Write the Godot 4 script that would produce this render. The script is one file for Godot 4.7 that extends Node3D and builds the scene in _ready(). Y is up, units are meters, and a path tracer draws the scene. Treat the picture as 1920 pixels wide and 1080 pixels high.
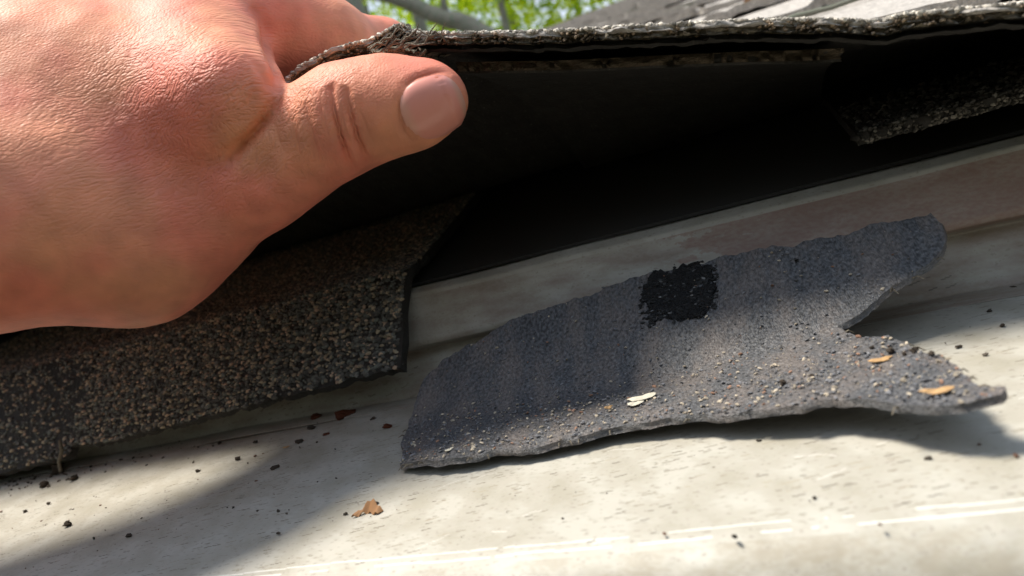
extends Node3D
# A hand lifts a worn roof shingle above a cream gutter guard; a torn-off tab lies on the guard.
# World: x runs along the eave, y is up, z points out of the house. "depth" d below means metres into the house from the phone (z = -d).

const FOCAL := 1371.0            # pixels of the 1920 x 1080 photograph
const EYE := Vector3(0, 3.0, 0)  # the phone is held 3 m above the lawn
const ROOF_SLOPE := 0.355
var cam_right: Vector3
var cam_up: Vector3
var cam_fwd: Vector3
var rng := RandomNumberGenerator.new()
var names := {}
var M := {}
var noise_a := FastNoiseLite.new()
var noise_b := FastNoiseLite.new()

# ------------------------------------------------------------------ geometry helpers
func ray(px: float, py: float) -> Vector3:
	return cam_right * (px - 960.0) + cam_up * (540.0 - py) + cam_fwd * FOCAL

func pix(px: float, py: float, d: float) -> Vector3:      # where that line of sight is d metres into the house
	var r := ray(px, py)
	return EYE + r * (d / -r.z)

func px_size(px: float, py: float, d: float, n: float) -> float:   # n pixels at that place, in metres
	var r := ray(px, py)
	return n * d / -r.z

func roof_y(d: float) -> float:                           # top of the roof deck above the phone
	return -0.067 + ROOF_SLOPE * d

func floor_y(d: float) -> float:                          # top of the gutter guard above the phone
	return -0.0623 + 0.176 * d

func on_floor(px: float, py: float) -> Vector3:
	var r := ray(px, py)
	var s := -0.0623 / (r.y + 0.176 * r.z)
	return EYE + r * s

func on_roof(px: float, py: float, lift := 0.012) -> Vector3:
	var r := ray(px, py)
	var s := (-0.067 + lift) / (r.y + ROOF_SLOPE * r.z)
	return EYE + r * s

func mesh_of(v: PackedVector3Array, t: PackedInt32Array, mat: Material, uv := PackedVector2Array(), col := PackedColorArray(), flat := false) -> ArrayMesh:
	# triangles come counter-clockwise; Godot wants them clockwise
	if flat:
		var v2 := PackedVector3Array()
		var u2 := PackedVector2Array()
		var c2 := PackedColorArray()
		for i in t:
			v2.append(v[i])
			if uv.size(): u2.append(uv[i])
			if col.size(): c2.append(col[i])
		v = v2
		uv = u2
		col = c2
		t = PackedInt32Array(range(v.size()))
	var n := PackedVector3Array()
	n.resize(v.size())
	var idx := PackedInt32Array()
	idx.resize(t.size())
	for i in range(0, t.size(), 3):
		var a := t[i]
		var b := t[i + 1]
		var c := t[i + 2]
		var f := (v[b] - v[a]).cross(v[c] - v[a])
		n[a] += f
		n[b] += f
		n[c] += f
		idx[i] = a
		idx[i + 1] = c
		idx[i + 2] = b
	for i in n.size():
		n[i] = n[i].normalized() if n[i].length_squared() > 1e-30 else Vector3.UP
	var arr := []
	arr.resize(Mesh.ARRAY_MAX)
	arr[Mesh.ARRAY_VERTEX] = v
	arr[Mesh.ARRAY_NORMAL] = n
	if uv.size(): arr[Mesh.ARRAY_TEX_UV] = uv
	if col.size(): arr[Mesh.ARRAY_COLOR] = col
	arr[Mesh.ARRAY_INDEX] = idx
	var m := ArrayMesh.new()
	m.add_surface_from_arrays(Mesh.PRIMITIVE_TRIANGLES, arr)
	m.surface_set_material(0, mat)
	return m

func numbered(called: String) -> String:
	if not names.has(called):
		names[called] = 0
		return called
	names[called] += 1
	return "%s_%03d" % [called, names[called]]

func put(called: String, m: Mesh, parent: Node = null) -> MeshInstance3D:
	var o := MeshInstance3D.new()
	o.mesh = m
	o.name = numbered(called) if parent == null else called
	(parent if parent else self).add_child(o, true)
	return o

func base(called: String, at := Vector3.ZERO) -> Node3D:
	var o := Node3D.new()
	o.name = numbered(called)
	add_child(o)
	o.position = at
	return o

func tag(o: Node, label: String, category: String, group := "", kind := "") -> Node:
	if label: o.set_meta("label", label)
	if category: o.set_meta("category", category)
	if group: o.set_meta("group", group)
	if kind: o.set_meta("kind", kind)
	return o

# a slab from a grid of points on its top side: P[j][i] flattened, nu across, nv deep; th = thickness; down = direction of thickness
func slab(P: PackedVector3Array, nu: int, nv: int, th: float, mat: Material, uvs := 1.0, rough_edge := 0.0) -> ArrayMesh:
	var v := PackedVector3Array()
	var t := PackedInt32Array()
	var uv := PackedVector2Array()
	var nrm := PackedVector3Array()
	for j in nv:
		for i in nu:
			var a := P[j * nu + mini(i + 1, nu - 1)] - P[j * nu + maxi(i - 1, 0)]
			var b := P[mini(j + 1, nv - 1) * nu + i] - P[maxi(j - 1, 0) * nu + i]
			var n := a.cross(b).normalized()
			if n.y < 0: n = -n
			nrm.append(n)
	for side in 2:
		for k in P.size():
			v.append(P[k] - nrm[k] * th * side)
			uv.append(Vector2(P[k].x, P[k].z) * uvs)
	var q := func(a: int, b: int, c: int, d: int): t.append_array(PackedInt32Array([a, b, c, a, c, d]))
	var up := (P[1] - P[0]).cross(P[nu] - P[0]).y > 0
	var N := P.size()
	for j in nv - 1:
		for i in nu - 1:
			var a := j * nu + i
			if up:
				q.call(a, a + 1, a + nu + 1, a + nu)
				q.call(N + a, N + a + nu, N + a + nu + 1, N + a + 1)
			else:
				q.call(a, a + nu, a + nu + 1, a + 1)
				q.call(N + a, N + a + 1, N + a + nu + 1, N + a + nu)
	# the rim, with vertices of its own; rows k run down the edge so that it can be ragged
	var ring := PackedInt32Array()
	for i in nu: ring.append(i)
	for j in range(1, nv): ring.append(j * nu + nu - 1)
	for i in range(nu - 2, -1, -1): ring.append((nv - 1) * nu + i)
	for j in range(nv - 2, 0, -1): ring.append(j * nu)
	var mid := Vector3.ZERO
	for k in P: mid += k
	mid /= P.size()
	var rows := 4 if rough_edge > 0.0 else 2
	var b0 := v.size()
	for r in ring.size():
		var k := ring[r]
		var prev := P[ring[(r - 1 + ring.size()) % ring.size()]]
		var next := P[ring[(r + 1) % ring.size()]]
		var out := (next - prev).cross(nrm[k]).normalized()
		if out.dot(P[k] - mid) < 0: out = -out
		for w in rows:
			var f := float(w) / (rows - 1)
			var p := P[k] - nrm[k] * th * f
			if rough_edge > 0.0 and w > 0 and w < rows - 1:
				p += out * rough_edge * noise_a.get_noise_3dv(p * 900.0 + Vector3(w * 40, 0, 0))
			v.append(p)
			uv.append(Vector2(p.x, p.z + p.y) * uvs)
	var flip := false
	var a0 := v[b0]
	var f0 := (v[b0 + rows] - a0).cross(v[b0 + 1] - a0)
	var o0 := (v[b0 + rows] - a0).cross(nrm[ring[0]])
	if o0.dot(a0 - mid) < 0: o0 = -o0
	flip = f0.dot(o0) < 0
	for r in ring.size():
		for w in rows - 1:
			var a := b0 + r * rows + w
			var b := b0 + ((r + 1) % ring.size()) * rows + w
			if flip: q.call(a, a + 1, b + 1, b)
			else: q.call(a, b, b + 1, a + 1)
	return mesh_of(v, t, mat, uv)

# a sheet over an outline in (x, d): cut from a fine grid, with thickness
func cut_sheet(outline: PackedVector2Array, cell: float, height: Callable, th: float, mat: Material, uvs: float) -> ArrayMesh:
	if Geometry2D.is_polygon_clockwise(outline): outline.reverse()
	var lo := outline[0]
	var hi := outline[0]
	for p in outline:
		lo = lo.min(p)
		hi = hi.max(p)
	var top := {}
	var v := PackedVector3Array()
	var uv := PackedVector2Array()
	var t := PackedInt32Array()
	var add := func(p: Vector2) -> int:
		var key := Vector2i(roundi(p.x * 2e6), roundi(p.y * 2e6))
		if not top.has(key):
			top[key] = v.size()
			v.append(Vector3(p.x, height.call(p.x, p.y), -p.y) + EYE)
			uv.append((p - lo) * uvs)
		return top[key]
	var nx := ceili((hi.x - lo.x) / cell)
	var ny := ceili((hi.y - lo.y) / cell)
	var inside := PackedByteArray()
	inside.resize((nx + 1) * (ny + 1))
	for j in ny + 1:
		for i in nx + 1:
			inside[j * (nx + 1) + i] = 1 if Geometry2D.is_point_in_polygon(lo + Vector2(i, j) * cell, outline) else 0
	var near := {}
	for k in outline.size():
		var a := outline[k]
		var b := outline[(k + 1) % outline.size()]
		var n := ceili(a.distance_to(b) / (cell * 0.3)) + 1
		for m in n + 1:
			near[Vector2i(((a.lerp(b, float(m) / n) - lo) / cell).floor())] = true
	for j in ny:
		for i in nx:
			var c := lo + Vector2(i, j) * cell
			var box := PackedVector2Array([c, c + Vector2(cell, 0), c + Vector2(cell, cell), c + Vector2(0, cell)])
			if near.has(Vector2i(i, j)):
				for piece in Geometry2D.intersect_polygons(box, outline):
					if Geometry2D.is_polygon_clockwise(piece): piece.reverse()
					var tri := Geometry2D.triangulate_polygon(piece)
					for k in range(0, tri.size(), 3):
						var A: Vector2 = piece[tri[k]]
						var B: Vector2 = piece[tri[k + 1]]
						var C: Vector2 = piece[tri[k + 2]]
						if (B - A).cross(C - A) < 0:
							var s := B
							B = C
							C = s
						t.append_array(PackedInt32Array([add.call(A), add.call(B), add.call(C)]))
			elif inside[j * (nx + 1) + i]:
				var q := [add.call(box[0]), add.call(box[1]), add.call(box[2]), add.call(box[3])]
				t.append_array(PackedInt32Array([q[0], q[1], q[2], q[0], q[2], q[3]]))
	# (x, d) runs to (x, -z), so counter-clockwise there faces up in the world
	var N := v.size()
	var T := t.size()
	for k in N:
		v.append(v[k] - Vector3(0, th, 0))
		uv.append(uv[k])
	for k in range(0, T, 3):
		t.append_array(PackedInt32Array([t[k] + N, t[k + 2] + N, t[k + 1] + N]))
	var b0 := v.size()
	for k in outline.size():
		var p := outline[k]
		var y: float = height.call(p.x, p.y)
		var e := (outline[(k + 1) % outline.size()] - outline[k - 1]).normalized()
		var out := Vector2(e.y, -e.x)
		for w in 3:
			var g := p + out * (0.0008 * noise_a.get_noise_3d(p.x * 1500.0, w * 50.0, p.y * 1500.0) if w == 1 else 0.0)
			v.append(Vector3(g.x, y - th * w / 2.0, -g.y) + EYE)
			uv.append((p - lo) * uvs + Vector2(0, w * 0.02))
	for k in outline.size():
		var n := (k + 1) % outline.size()
		for w in 2:
			var a := b0 + k * 3 + w
			var b := b0 + n * 3 + w
			t.append_array(PackedInt32Array([a, a + 1, b + 1, a, b + 1, b]))
	return mesh_of(v, t, mat, uv)

func ragged(pts: PackedVector2Array, step: float, amount: float) -> PackedVector2Array:
	var o := PackedVector2Array()
	for k in pts.size():
		var a := pts[k]
		var b := pts[(k + 1) % pts.size()]
		var n := maxi(1, roundi(a.distance_to(b) / step))
		var side := (b - a).orthogonal().normalized()
		for m in n:
			var p := a.lerp(b, float(m) / n)
			o.append(p + side * amount * (noise_a.get_noise_2d(p.x * 700.0, p.y * 700.0) + 0.6 * noise_a.get_noise_2d(p.x * 2400.0, p.y * 2400.0 + 90)))
	return o

# a lump with facets: crumbs, granules, seeds
func lump(r: Vector3, seed_: int, mat: Material, rough := 0.3, rings := 4, around := 7) -> ArrayMesh:
	var g := RandomNumberGenerator.new()
	g.seed = seed_
	var v := PackedVector3Array([Vector3(0, -r.y, 0)])
	for j in range(1, rings):
		var e := PI * j / rings
		for i in around:
			var a := TAU * (i + 0.5 * (j % 2)) / around
			v.append(Vector3(sin(e) * cos(a) * r.x, -cos(e) * r.y, sin(e) * sin(a) * r.z) * (1.0 + rough * g.randf_range(-1, 1)))
	v.append(Vector3(0, r.y, 0))
	var t := PackedInt32Array()
	for i in around:
		var n := (i + 1) % around
		t.append_array(PackedInt32Array([0, 1 + i, 1 + n]))
		for j in rings - 2:
			var a := 1 + j * around + i
			var b := 1 + j * around + n
			t.append_array(PackedInt32Array([a, a + around, b + around, a, b + around, b]))
		t.append_array(PackedInt32Array([v.size() - 1, 1 + (rings - 2) * around + n, 1 + (rings - 2) * around + i]))
	return mesh_of(v, t, mat, PackedVector2Array(), PackedColorArray(), rough > 0.25)

func tube(path: PackedVector3Array, radii: PackedFloat32Array, mat: Material, around := 8, wobble := 0.0) -> ArrayMesh:
	var v := PackedVector3Array()
	var t := PackedInt32Array()
	var uv := PackedVector2Array()
	var along := 0.0
	for k in path.size():
		var dir := (path[mini(k + 1, path.size() - 1)] - path[maxi(k - 1, 0)]).normalized()
		var s := dir.cross(Vector3(0.31, 0.2, 0.93)).normalized()
		var u := s.cross(dir)
		if k: along += path[k].distance_to(path[k - 1])
		for i in around + 1:
			var a := TAU * i / around
			var r := radii[k] * (1.0 + wobble * noise_a.get_noise_3d(cos(a) * 60.0, sin(a) * 60.0, along * 120.0 / radii[0] * 0.2))
			v.append(path[k] + (s * cos(a) + u * sin(a)) * r)
			uv.append(Vector2(float(i) / around, along))
	for k in path.size() - 1:
		for i in around:
			var a := k * (around + 1) + i
			var b := a + around + 1
			t.append_array(PackedInt32Array([a, a + 1, b + 1, a, b + 1, b]))
	for e in 2:
		var c := v.size()
		v.append(path[0] if e == 0 else path[path.size() - 1])
		uv.append(Vector2.ZERO)
		var s0 := 0 if e == 0 else (path.size() - 1) * (around + 1)
		for i in around:
			t.append_array(PackedInt32Array([c, s0 + i + 1, s0 + i] if e == 0 else [c, s0 + i, s0 + i + 1]))
	return mesh_of(v, t, mat, uv)

func block(lo: Vector3, hi: Vector3, mat: Material) -> ArrayMesh:
	var v := PackedVector3Array()
	for k in 8: v.append(Vector3(hi.x if k & 1 else lo.x, hi.y if k & 2 else lo.y, hi.z if k & 4 else lo.z))
	var t := PackedInt32Array()
	for f in [[0, 2, 3, 1], [4, 5, 7, 6], [0, 1, 5, 4], [2, 6, 7, 3], [0, 4, 6, 2], [1, 3, 7, 5]]:
		t.append_array(PackedInt32Array([f[0], f[1], f[2], f[0], f[2], f[3]]))
	return mesh_of(v, t, mat, PackedVector2Array(), PackedColorArray(), true)

func scatter(called: String, m: Mesh, where: Array, colors: Array, parent: Node) -> MultiMeshInstance3D:
	var mm := MultiMesh.new()
	mm.transform_format = MultiMesh.TRANSFORM_3D
	mm.use_colors = true
	mm.mesh = m
	mm.instance_count = where.size()
	for i in where.size():
		mm.set_instance_transform(i, where[i])
		mm.set_instance_color(i, colors[i])
	var o := MultiMeshInstance3D.new()
	o.multimesh = mm
	o.name = called
	o.set_meta("kind", "stuff")
	parent.add_child(o, true)
	return o

func turned(scale: float, flat := 1.0) -> Basis:
	return Basis.from_euler(Vector3(rng.randf_range(-0.6, 0.6), rng.randf() * TAU, rng.randf_range(-0.6, 0.6))).scaled(Vector3(scale, scale * flat, scale))

# ------------------------------------------------------------------ materials
func rgb(r: float, g: float, b: float) -> Color:            # linear base colour
	return Color(r, g, b).linear_to_srgb()

func picture(w: int, h: int, f: Callable) -> ImageTexture:
	var data := PackedByteArray()
	data.resize(w * h * 3)
	var k := 0
	for y in h:
		for x in w:
			var c: Color = f.call(x, y)
			data[k] = clampi(int(c.r * 255.0), 0, 255)
			data[k + 1] = clampi(int(c.g * 255.0), 0, 255)
			data[k + 2] = clampi(int(c.b * 255.0), 0, 255)
			k += 3
	return ImageTexture.create_from_image(Image.create_from_data(w, h, false, Image.FORMAT_RGB8, data))

func grey_picture(w: int, h: int, f: Callable) -> ImageTexture:
	var data := PackedByteArray()
	data.resize(w * h)
	var k := 0
	for y in h:
		for x in w:
			data[k] = clampi(int(float(f.call(x, y)) * 255.0), 0, 255)
			k += 1
	return ImageTexture.create_from_image(Image.create_from_data(w, h, false, Image.FORMAT_L8, data))

func plain(called: String, c: Color, rough: float, spec := 0.5) -> StandardMaterial3D:
	var m := StandardMaterial3D.new()
	m.resource_name = called
	m.albedo_color = c
	m.roughness = rough
	m.metallic_specular = spec
	return m

func seamless(freq: float, seed_: int, size := 512, type := FastNoiseLite.TYPE_SIMPLEX_SMOOTH, oct := 4) -> Image:
	var n := FastNoiseLite.new()
	n.seed = seed_
	n.frequency = freq
	n.noise_type = type
	n.fractal_octaves = oct
	return n.get_seamless_image(size, size, false, false, 0.1, true)

func make_materials() -> void:
	# granulated shingle: speckled granules of several kinds
	var cell := FastNoiseLite.new()
	cell.noise_type = FastNoiseLite.TYPE_CELLULAR
	cell.cellular_return_type = FastNoiseLite.RETURN_CELL_VALUE
	cell.frequency = 0.16
	cell.seed = 3
	var celld := FastNoiseLite.new()
	celld.noise_type = FastNoiseLite.TYPE_CELLULAR
	celld.cellular_return_type = FastNoiseLite.RETURN_DISTANCE
	celld.frequency = 0.16
	celld.seed = 3
	var gran := func(x, y):
		var c := cell.get_noise_2d(x, y) * 0.5 + 0.5
		var g: float = 0.27 + 0.42 * c * c + 0.1 * noise_b.get_noise_2d(x * 0.6, y * 0.6)
		return rgb(g * 1.05, g * 0.97, g * 0.88)
	var tex := picture(384, 384, gran)
	var hgt := grey_picture(384, 384, func(x, y): return 0.9 + 0.9 * celld.get_noise_2d(x, y))
	var m := plain("weathered shingle granules", Color.WHITE, 0.95, 0.3)
	m.albedo_texture = tex
	m.heightmap_enabled = true
	m.heightmap_texture = hgt
	m.heightmap_scale = 0.08
	m.uv1_triplanar = true
	m.uv1_world_triplanar = true
	m.uv1_scale = Vector3.ONE / 0.075
	M.shingle_top = m
	# asphalt back of shingles
	var back := plain("black asphalt shingle back", Color.WHITE, 0.85, 0.3)
	var n1 := seamless(0.03, 5, 384)
	var n2 := seamless(0.14, 6, 384)
	back.albedo_texture = picture(384, 384, func(x, y):
		var a := n1.get_pixel(x, y).r
		var b := n2.get_pixel(x, y).r
		var g: float = 0.030 + 0.022 * a + (0.10 if b > 0.83 and a > 0.4 else 0.0)
		return rgb(g * 1.08, g, g * 0.9))
	back.heightmap_enabled = true
	back.heightmap_texture = ImageTexture.create_from_image(n2)
	back.heightmap_scale = 0.05
	back.uv1_triplanar = true
	back.uv1_world_triplanar = true
	back.uv1_scale = Vector3.ONE / 0.09
	M.back = back
	# frayed core of the mat, seen at cut and torn edges
	var core := plain("frayed tan shingle core", Color.WHITE, 0.95, 0.2)
	core.albedo_texture = picture(256, 256, func(x, y):
		var a := n2.get_pixel(x, y).r
		var b := n1.get_pixel(x, (y * 5) % 384).r
		var g: float = 0.09 + 0.34 * a * b
		return rgb(g * 1.15, g, g * 0.78))
	core.heightmap_enabled = true
	core.heightmap_texture = ImageTexture.create_from_image(n2)
	core.heightmap_scale = 0.08
	core.uv1_triplanar = true
	core.uv1_world_triplanar = true
	core.uv1_scale = Vector3(1.0 / 0.06, 1.0 / 0.012, 1.0 / 0.06)
	M.core = core
	M.core_dark = core.duplicate()  # same core in a darker tint, for the second ply's front edge
	M.core_dark.resource_name = "darker shingle core"
	M.core_dark.albedo_color = rgb(0.42, 0.38, 0.34)
	var gm := plain("loose mineral granule", Color.WHITE, 0.9, 0.4)
	gm.vertex_color_use_as_albedo = true
	M.granule = gm
	M.felt = plain("weathered grey roofing felt", rgb(0.085, 0.08, 0.072), 0.95, 0.2)
	M.sealant = plain("black tar sealant", rgb(0.016, 0.016, 0.017), 0.6, 0.4)
	M.sealant.heightmap_enabled = true
	M.sealant.heightmap_texture = ImageTexture.create_from_image(n2)
	M.sealant.heightmap_scale = 0.15
	M.sealant.uv1_triplanar = true
	M.sealant.uv1_world_triplanar = true
	M.sealant.uv1_scale = Vector3(1.0 / 0.04, 1.0 / 0.02, 1.0 / 0.02)
	# torn tab: blue-grey weathered asphalt
	var torn := plain("weathered blue-grey asphalt", Color.WHITE, 0.5, 0.5)
	var s1 := FastNoiseLite.new()
	s1.seed = 21
	s1.frequency = 1.0
	torn.albedo_texture = picture(1024, 512, func(x, y):
		var a := s1.get_noise_2d(x * 0.012, y * 0.012)
		var b := s1.get_noise_2d(x * 0.11 + y * 0.05, y * 0.30)
		var c := s1.get_noise_2d(x * 0.05 + 300, y * 0.16)
		var g: float = 0.115 + 0.05 * a + 0.11 * b
		var br: float = clampf(0.5 + 1.4 * a + 0.6 * c, 0.0, 1.0)
		return rgb(g * lerpf(0.97, 1.08, br), g * lerpf(0.99, 0.96, br), g * lerpf(1.045, 0.90, br)))
	torn.heightmap_enabled = true
	torn.heightmap_texture = grey_picture(1024, 512, func(x, y):
		return 0.5 + 0.22 * s1.get_noise_2d(x * 0.16 + y * 0.08, y * 0.36) + 0.34 * s1.get_noise_2d(x * 0.38 + y * 0.2, y * 0.75 + 77))
	torn.heightmap_scale = 0.085
	M.torn = torn
	# painted aluminium of the guard: cream, dirty, scuffed; u is 0.5 m along the eave, v is 0.25 m across the profile
	var W := 2048
	var Hh := 1024
	var base_f := FastNoiseLite.new()
	base_f.seed = 40
	base_f.frequency = 1.0
	base_f.fractal_octaves = 4
	var im := Image.create(W, Hh, false, Image.FORMAT_RGB8)
	var data := PackedByteArray()
	data.resize(W * Hh * 3)
	var k := 0
	for y in Hh:
		var v := 0.25 * y / Hh                       # metres across the profile from the drip side to the back
		for x in W:
			var u := 0.5 * x / W
			var a := base_f.get_noise_2d(u * 55.0 + v * 20.0, v * 60.0)
			var b := base_f.get_noise_2d(u * 420.0 + v * 130.0 + 50.0, v * 900.0)
			var c := Color(0.405, 0.382, 0.322)
			var smear := clampf((a + 0.25 * b - 0.02) * 3.0, 0.0, 1.0)
			c = c.lerp(Color(0.49, 0.475, 0.42), 0.55 * smear)
			var grime := clampf((-a - 0.12 + 0.3 * b) * 2.4, 0.0, 1.0)
			c = c.lerp(Color(0.28, 0.25, 0.19), 0.36 * grime)
			if b < -0.38: c = c.lerp(Color(0.22, 0.19, 0.15), 0.55 * clampf((-0.38 - b) * 8.0, 0.0, 1.0))
			# brown stain plus painted shade on the back steps under the shingles
			if v > 0.1315 and v < 0.1766:  # lip left out, so it stays pale like a lit edge
				var stain_and_shade := clampf(0.40 + 0.9 * base_f.get_noise_2d(u * 38.0 + 9.0, v * 160.0) + 0.35 * b + (u - 0.30) * 2.0, 0.0, 1.0)
				c = c.lerp(Color(0.25, 0.185, 0.145), 0.8 * stain_and_shade)
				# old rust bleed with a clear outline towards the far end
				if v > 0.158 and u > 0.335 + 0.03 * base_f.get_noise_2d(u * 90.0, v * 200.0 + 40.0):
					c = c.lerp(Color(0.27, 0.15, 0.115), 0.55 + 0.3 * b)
			# algae and soot on the outer roll
			if v < 0.0175:
				var dirt := clampf(0.3 + 1.5 * base_f.get_noise_2d(u * 60.0, v * 90.0 + 5.0) + 0.8 * b, 0.0, 1.0)
				c = c.lerp(Color(0.27, 0.23, 0.16), 0.6 * dirt)
			data[k] = int(255.0 * c.r)
			data[k + 1] = int(255.0 * c.g)
			data[k + 2] = int(255.0 * c.b)
			k += 3
	# the values above are linear: convert once through a table
	var table := PackedByteArray()
	for i in 256: table.append(clampi(int(Color(i / 255.0, 0, 0).linear_to_srgb().r * 255.0), 0, 255))
	for i in data.size(): data[i] = table[data[i]]
	im = Image.create_from_data(W, Hh, false, Image.FORMAT_RGB8, data)
	# scratches worn through the paint along the crest
	for line in [[0.0208, 1.0, 0.0007, 1], [0.0190, 0.5, 0.0005, 2]]:
		for x in W:
			var vv: float = line[0] + line[2] * base_f.get_noise_2d(x * 0.004, line[3] * 31.0)
			if base_f.get_noise_2d(x * 0.013, line[3] * 70.0 + 3.0) > -0.22:
				var yy := int(vv / 0.25 * Hh)
				im.set_pixel(x, yy, im.get_pixel(x, yy).lerp(Color(0.92, 0.92, 0.90), 0.8))
				if base_f.get_noise_2d(x * 0.03, line[3] * 11.0) > 0.0: im.set_pixel(x, yy + 1, im.get_pixel(x, yy + 1).lerp(Color(0.90, 0.90, 0.88), 0.25))
	# dust-grey specks and dashes
	var g := RandomNumberGenerator.new()
	g.seed = 8
	for i in 6500:
		var x := g.randi() % W
		var y := int(g.randf_range(0.02, 0.15) / 0.25 * Hh)
		if base_f.get_noise_2d(x * 0.012, y * 0.012 + 200.0) < -0.1 and g.randf() < 0.7: continue
		var n := 1 + g.randi() % 5
		var tone := g.randf_range(0.28, 0.62)
		for s in n:
			var xx := (x + s * 2) % W
			var yy2 := clampi(y + s / 2, 0, Hh - 1)
			im.set_pixel(xx, yy2, im.get_pixel(xx, yy2).lerp(Color(tone, tone * 0.93, tone * 0.8), 0.75))
			im.set_pixel((xx + 1) % W, yy2, im.get_pixel((xx + 1) % W, yy2).lerp(Color(tone, tone * 0.93, tone * 0.8), 0.75))
	# pale scuffs
	for i in 34:
		var x := g.randf_range(0.55, 1.0) * W
		var y := g.randf_range(0.019, 0.06) / 0.25 * Hh
		var dir := g.randf_range(-0.4, 1.4)
		for s in 10 + g.randi() % 26:
			x += 1.0
			y += dir * 0.5 + g.randf_range(-0.8, 0.8)
			var xi := posmod(int(x), W)
			var yi := clampi(int(y), 0, Hh - 1)
			im.set_pixel(xi, yi, im.get_pixel(xi, yi).lerp(Color(0.93, 0.92, 0.90), 0.5))
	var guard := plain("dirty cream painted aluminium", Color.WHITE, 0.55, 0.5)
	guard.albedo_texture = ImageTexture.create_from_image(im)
	guard.heightmap_enabled = true
	guard.heightmap_texture = grey_picture(512, 256, func(x, y): return 0.5 + 0.35 * base_f.get_noise_2d(x * 0.35, y * 0.4) + 0.2 * base_f.get_noise_2d(x * 0.05, y * 0.08))
	guard.heightmap_scale = 0.03
	M.guard = guard
	M.gutter = plain("cream gutter paint", rgb(0.66, 0.62, 0.52), 0.5)
	M.fascia = plain("fascia paint", rgb(0.55, 0.50, 0.42), 0.7)
	M.siding = plain("tan siding paint", rgb(0.42, 0.36, 0.28), 0.75)
	M.deck = plain("raw roof plywood", rgb(0.22, 0.15, 0.09), 0.9)
	# bark
	var bark := plain("mottled grey bark", Color.WHITE, 0.95, 0.2)
	bark.albedo_texture = picture(256, 256, func(x, y):
		var a := noise_b.get_noise_2d(x * 2.0, y * 0.7)
		var l := noise_b.get_noise_2d(x * 0.9 + 400, y * 0.9)
		var g2: float = 0.19 + 0.12 * a
		if l > 0.12: return rgb(g2 * 0.75, g2 * 0.95, g2 * 0.7)
		return rgb(g2 * 1.08, g2, g2 * 0.86))
	bark.uv1_scale = Vector3(2, 1, 1)
	M.bark = bark
	var leaf := plain("tree leaf", Color.WHITE, 0.8, 0.25)
	leaf.vertex_color_use_as_albedo = true
	leaf.backlight_enabled = true
	leaf.backlight = Color(1, 1, 1)
	M.leaf = leaf
	M.lawn = plain("leaf-strewn lawn", rgb(0.10, 0.09, 0.05), 0.95)
	M.crumb_dark = plain("dark roof crumb", rgb(0.06, 0.048, 0.038), 0.95, 0.2)
	M.crumb_red = plain("rust red bark crumb", rgb(0.10, 0.035, 0.02), 0.95, 0.2)
	M.tan = plain("dry tan seed husk", rgb(0.50, 0.30, 0.13), 0.7)
	M.pale = plain("pale dried flake", rgb(0.72, 0.66, 0.52), 0.8)
	M.brown_leaf = plain("dry brown leaf", rgb(0.30, 0.15, 0.06), 0.75)
	M.brown_leaf.backlight_enabled = true
	M.brown_leaf.backlight = Color(0.25, 0.13, 0.06)

# ------------------------------------------------------------------ the hand
var prims := []          # [a, b, ra, rb, group]
func bone(a: Array, b: Array, g: int) -> void:     # each end: px, py, d, radius in pixels
	prims.append([pix(a[0], a[1], a[2]), pix(b[0], b[1], b[2]), px_size(a[0], a[1], a[2], a[3]), px_size(b[0], b[1], b[2], b[3]), g])

func bone3(a: Vector3, b: Vector3, ra: float, rb: float, g: int) -> void:
	prims.append([EYE + a, EYE + b, ra, rb, g])

const JOIN := [0.004, 0.0022, 0.004, 0.004, 0.004, 0.004]
static func smin(a: float, b: float, k: float) -> float:
	var h := maxf(k - absf(a - b), 0.0) / k
	return minf(a, b) - h * h * k * 0.25

const BLEND := [0.014, 0.007, 0.005, 0.004, 0.004, 0.004]
var fa_ := PackedVector3Array()      # the bones in use, flat: start, span, 1 / length squared, radius, radius change, group
var fb_ := PackedVector3Array()
var fi_ := PackedFloat32Array()
var fr_ := PackedFloat32Array()
var fd_ := PackedFloat32Array()
var fg_ := PackedInt32Array()
func use_bones(list: Array) -> void:
	fa_.clear()
	fb_.clear()
	fi_.clear()
	fr_.clear()
	fd_.clear()
	fg_.clear()
	for g in 6:
		for q in list:
			if q[4] != g: continue
			var ba: Vector3 = q[1] - q[0]
			fa_.append(q[0])
			fb_.append(ba)
			fi_.append(1.0 / ba.length_squared())
			fr_.append(q[2])
			fd_.append(q[3] - q[2])
			fg_.append(g)

func hand_field(p: Vector3) -> float:
	var r := 1e3
	var cur := 1e3
	var at := -1
	var k := 0.01
	for i in fa_.size():
		var g := fg_[i]
		if g != at:
			if at >= 0: r = cur if r > 900.0 else smin(r, cur, JOIN[at])
			at = g
			k = BLEND[g]
			cur = 1e3
		var w := p - fa_[i]
		var ba := fb_[i]
		var t := clampf(w.dot(ba) * fi_[i], 0.0, 1.0)
		var d := (w - ba * t).length() - fr_[i] - fd_[i] * t
		if cur > 900.0: cur = d
		else:
			var h := k - absf(cur - d)
			cur = minf(cur, d) - (h * h * 0.25 / k if h > 0.0 else 0.0)
	return cur if r > 900.0 else smin(r, cur, JOIN[at])

func hand_hit(px: float, py: float) -> Vector3:          # the point of the skin under that line of sight
	var dir := ray(px, py).normalized()
	var s := 0.05
	var at := s
	var best := 1e9
	for i in 80:
		var d := hand_field(EYE + dir * s)
		if d < best:
			best = d
			at = s
		if d < 0.00005 or s > 0.3: break
		s += d * 0.9
	return EYE + dir * at

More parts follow.
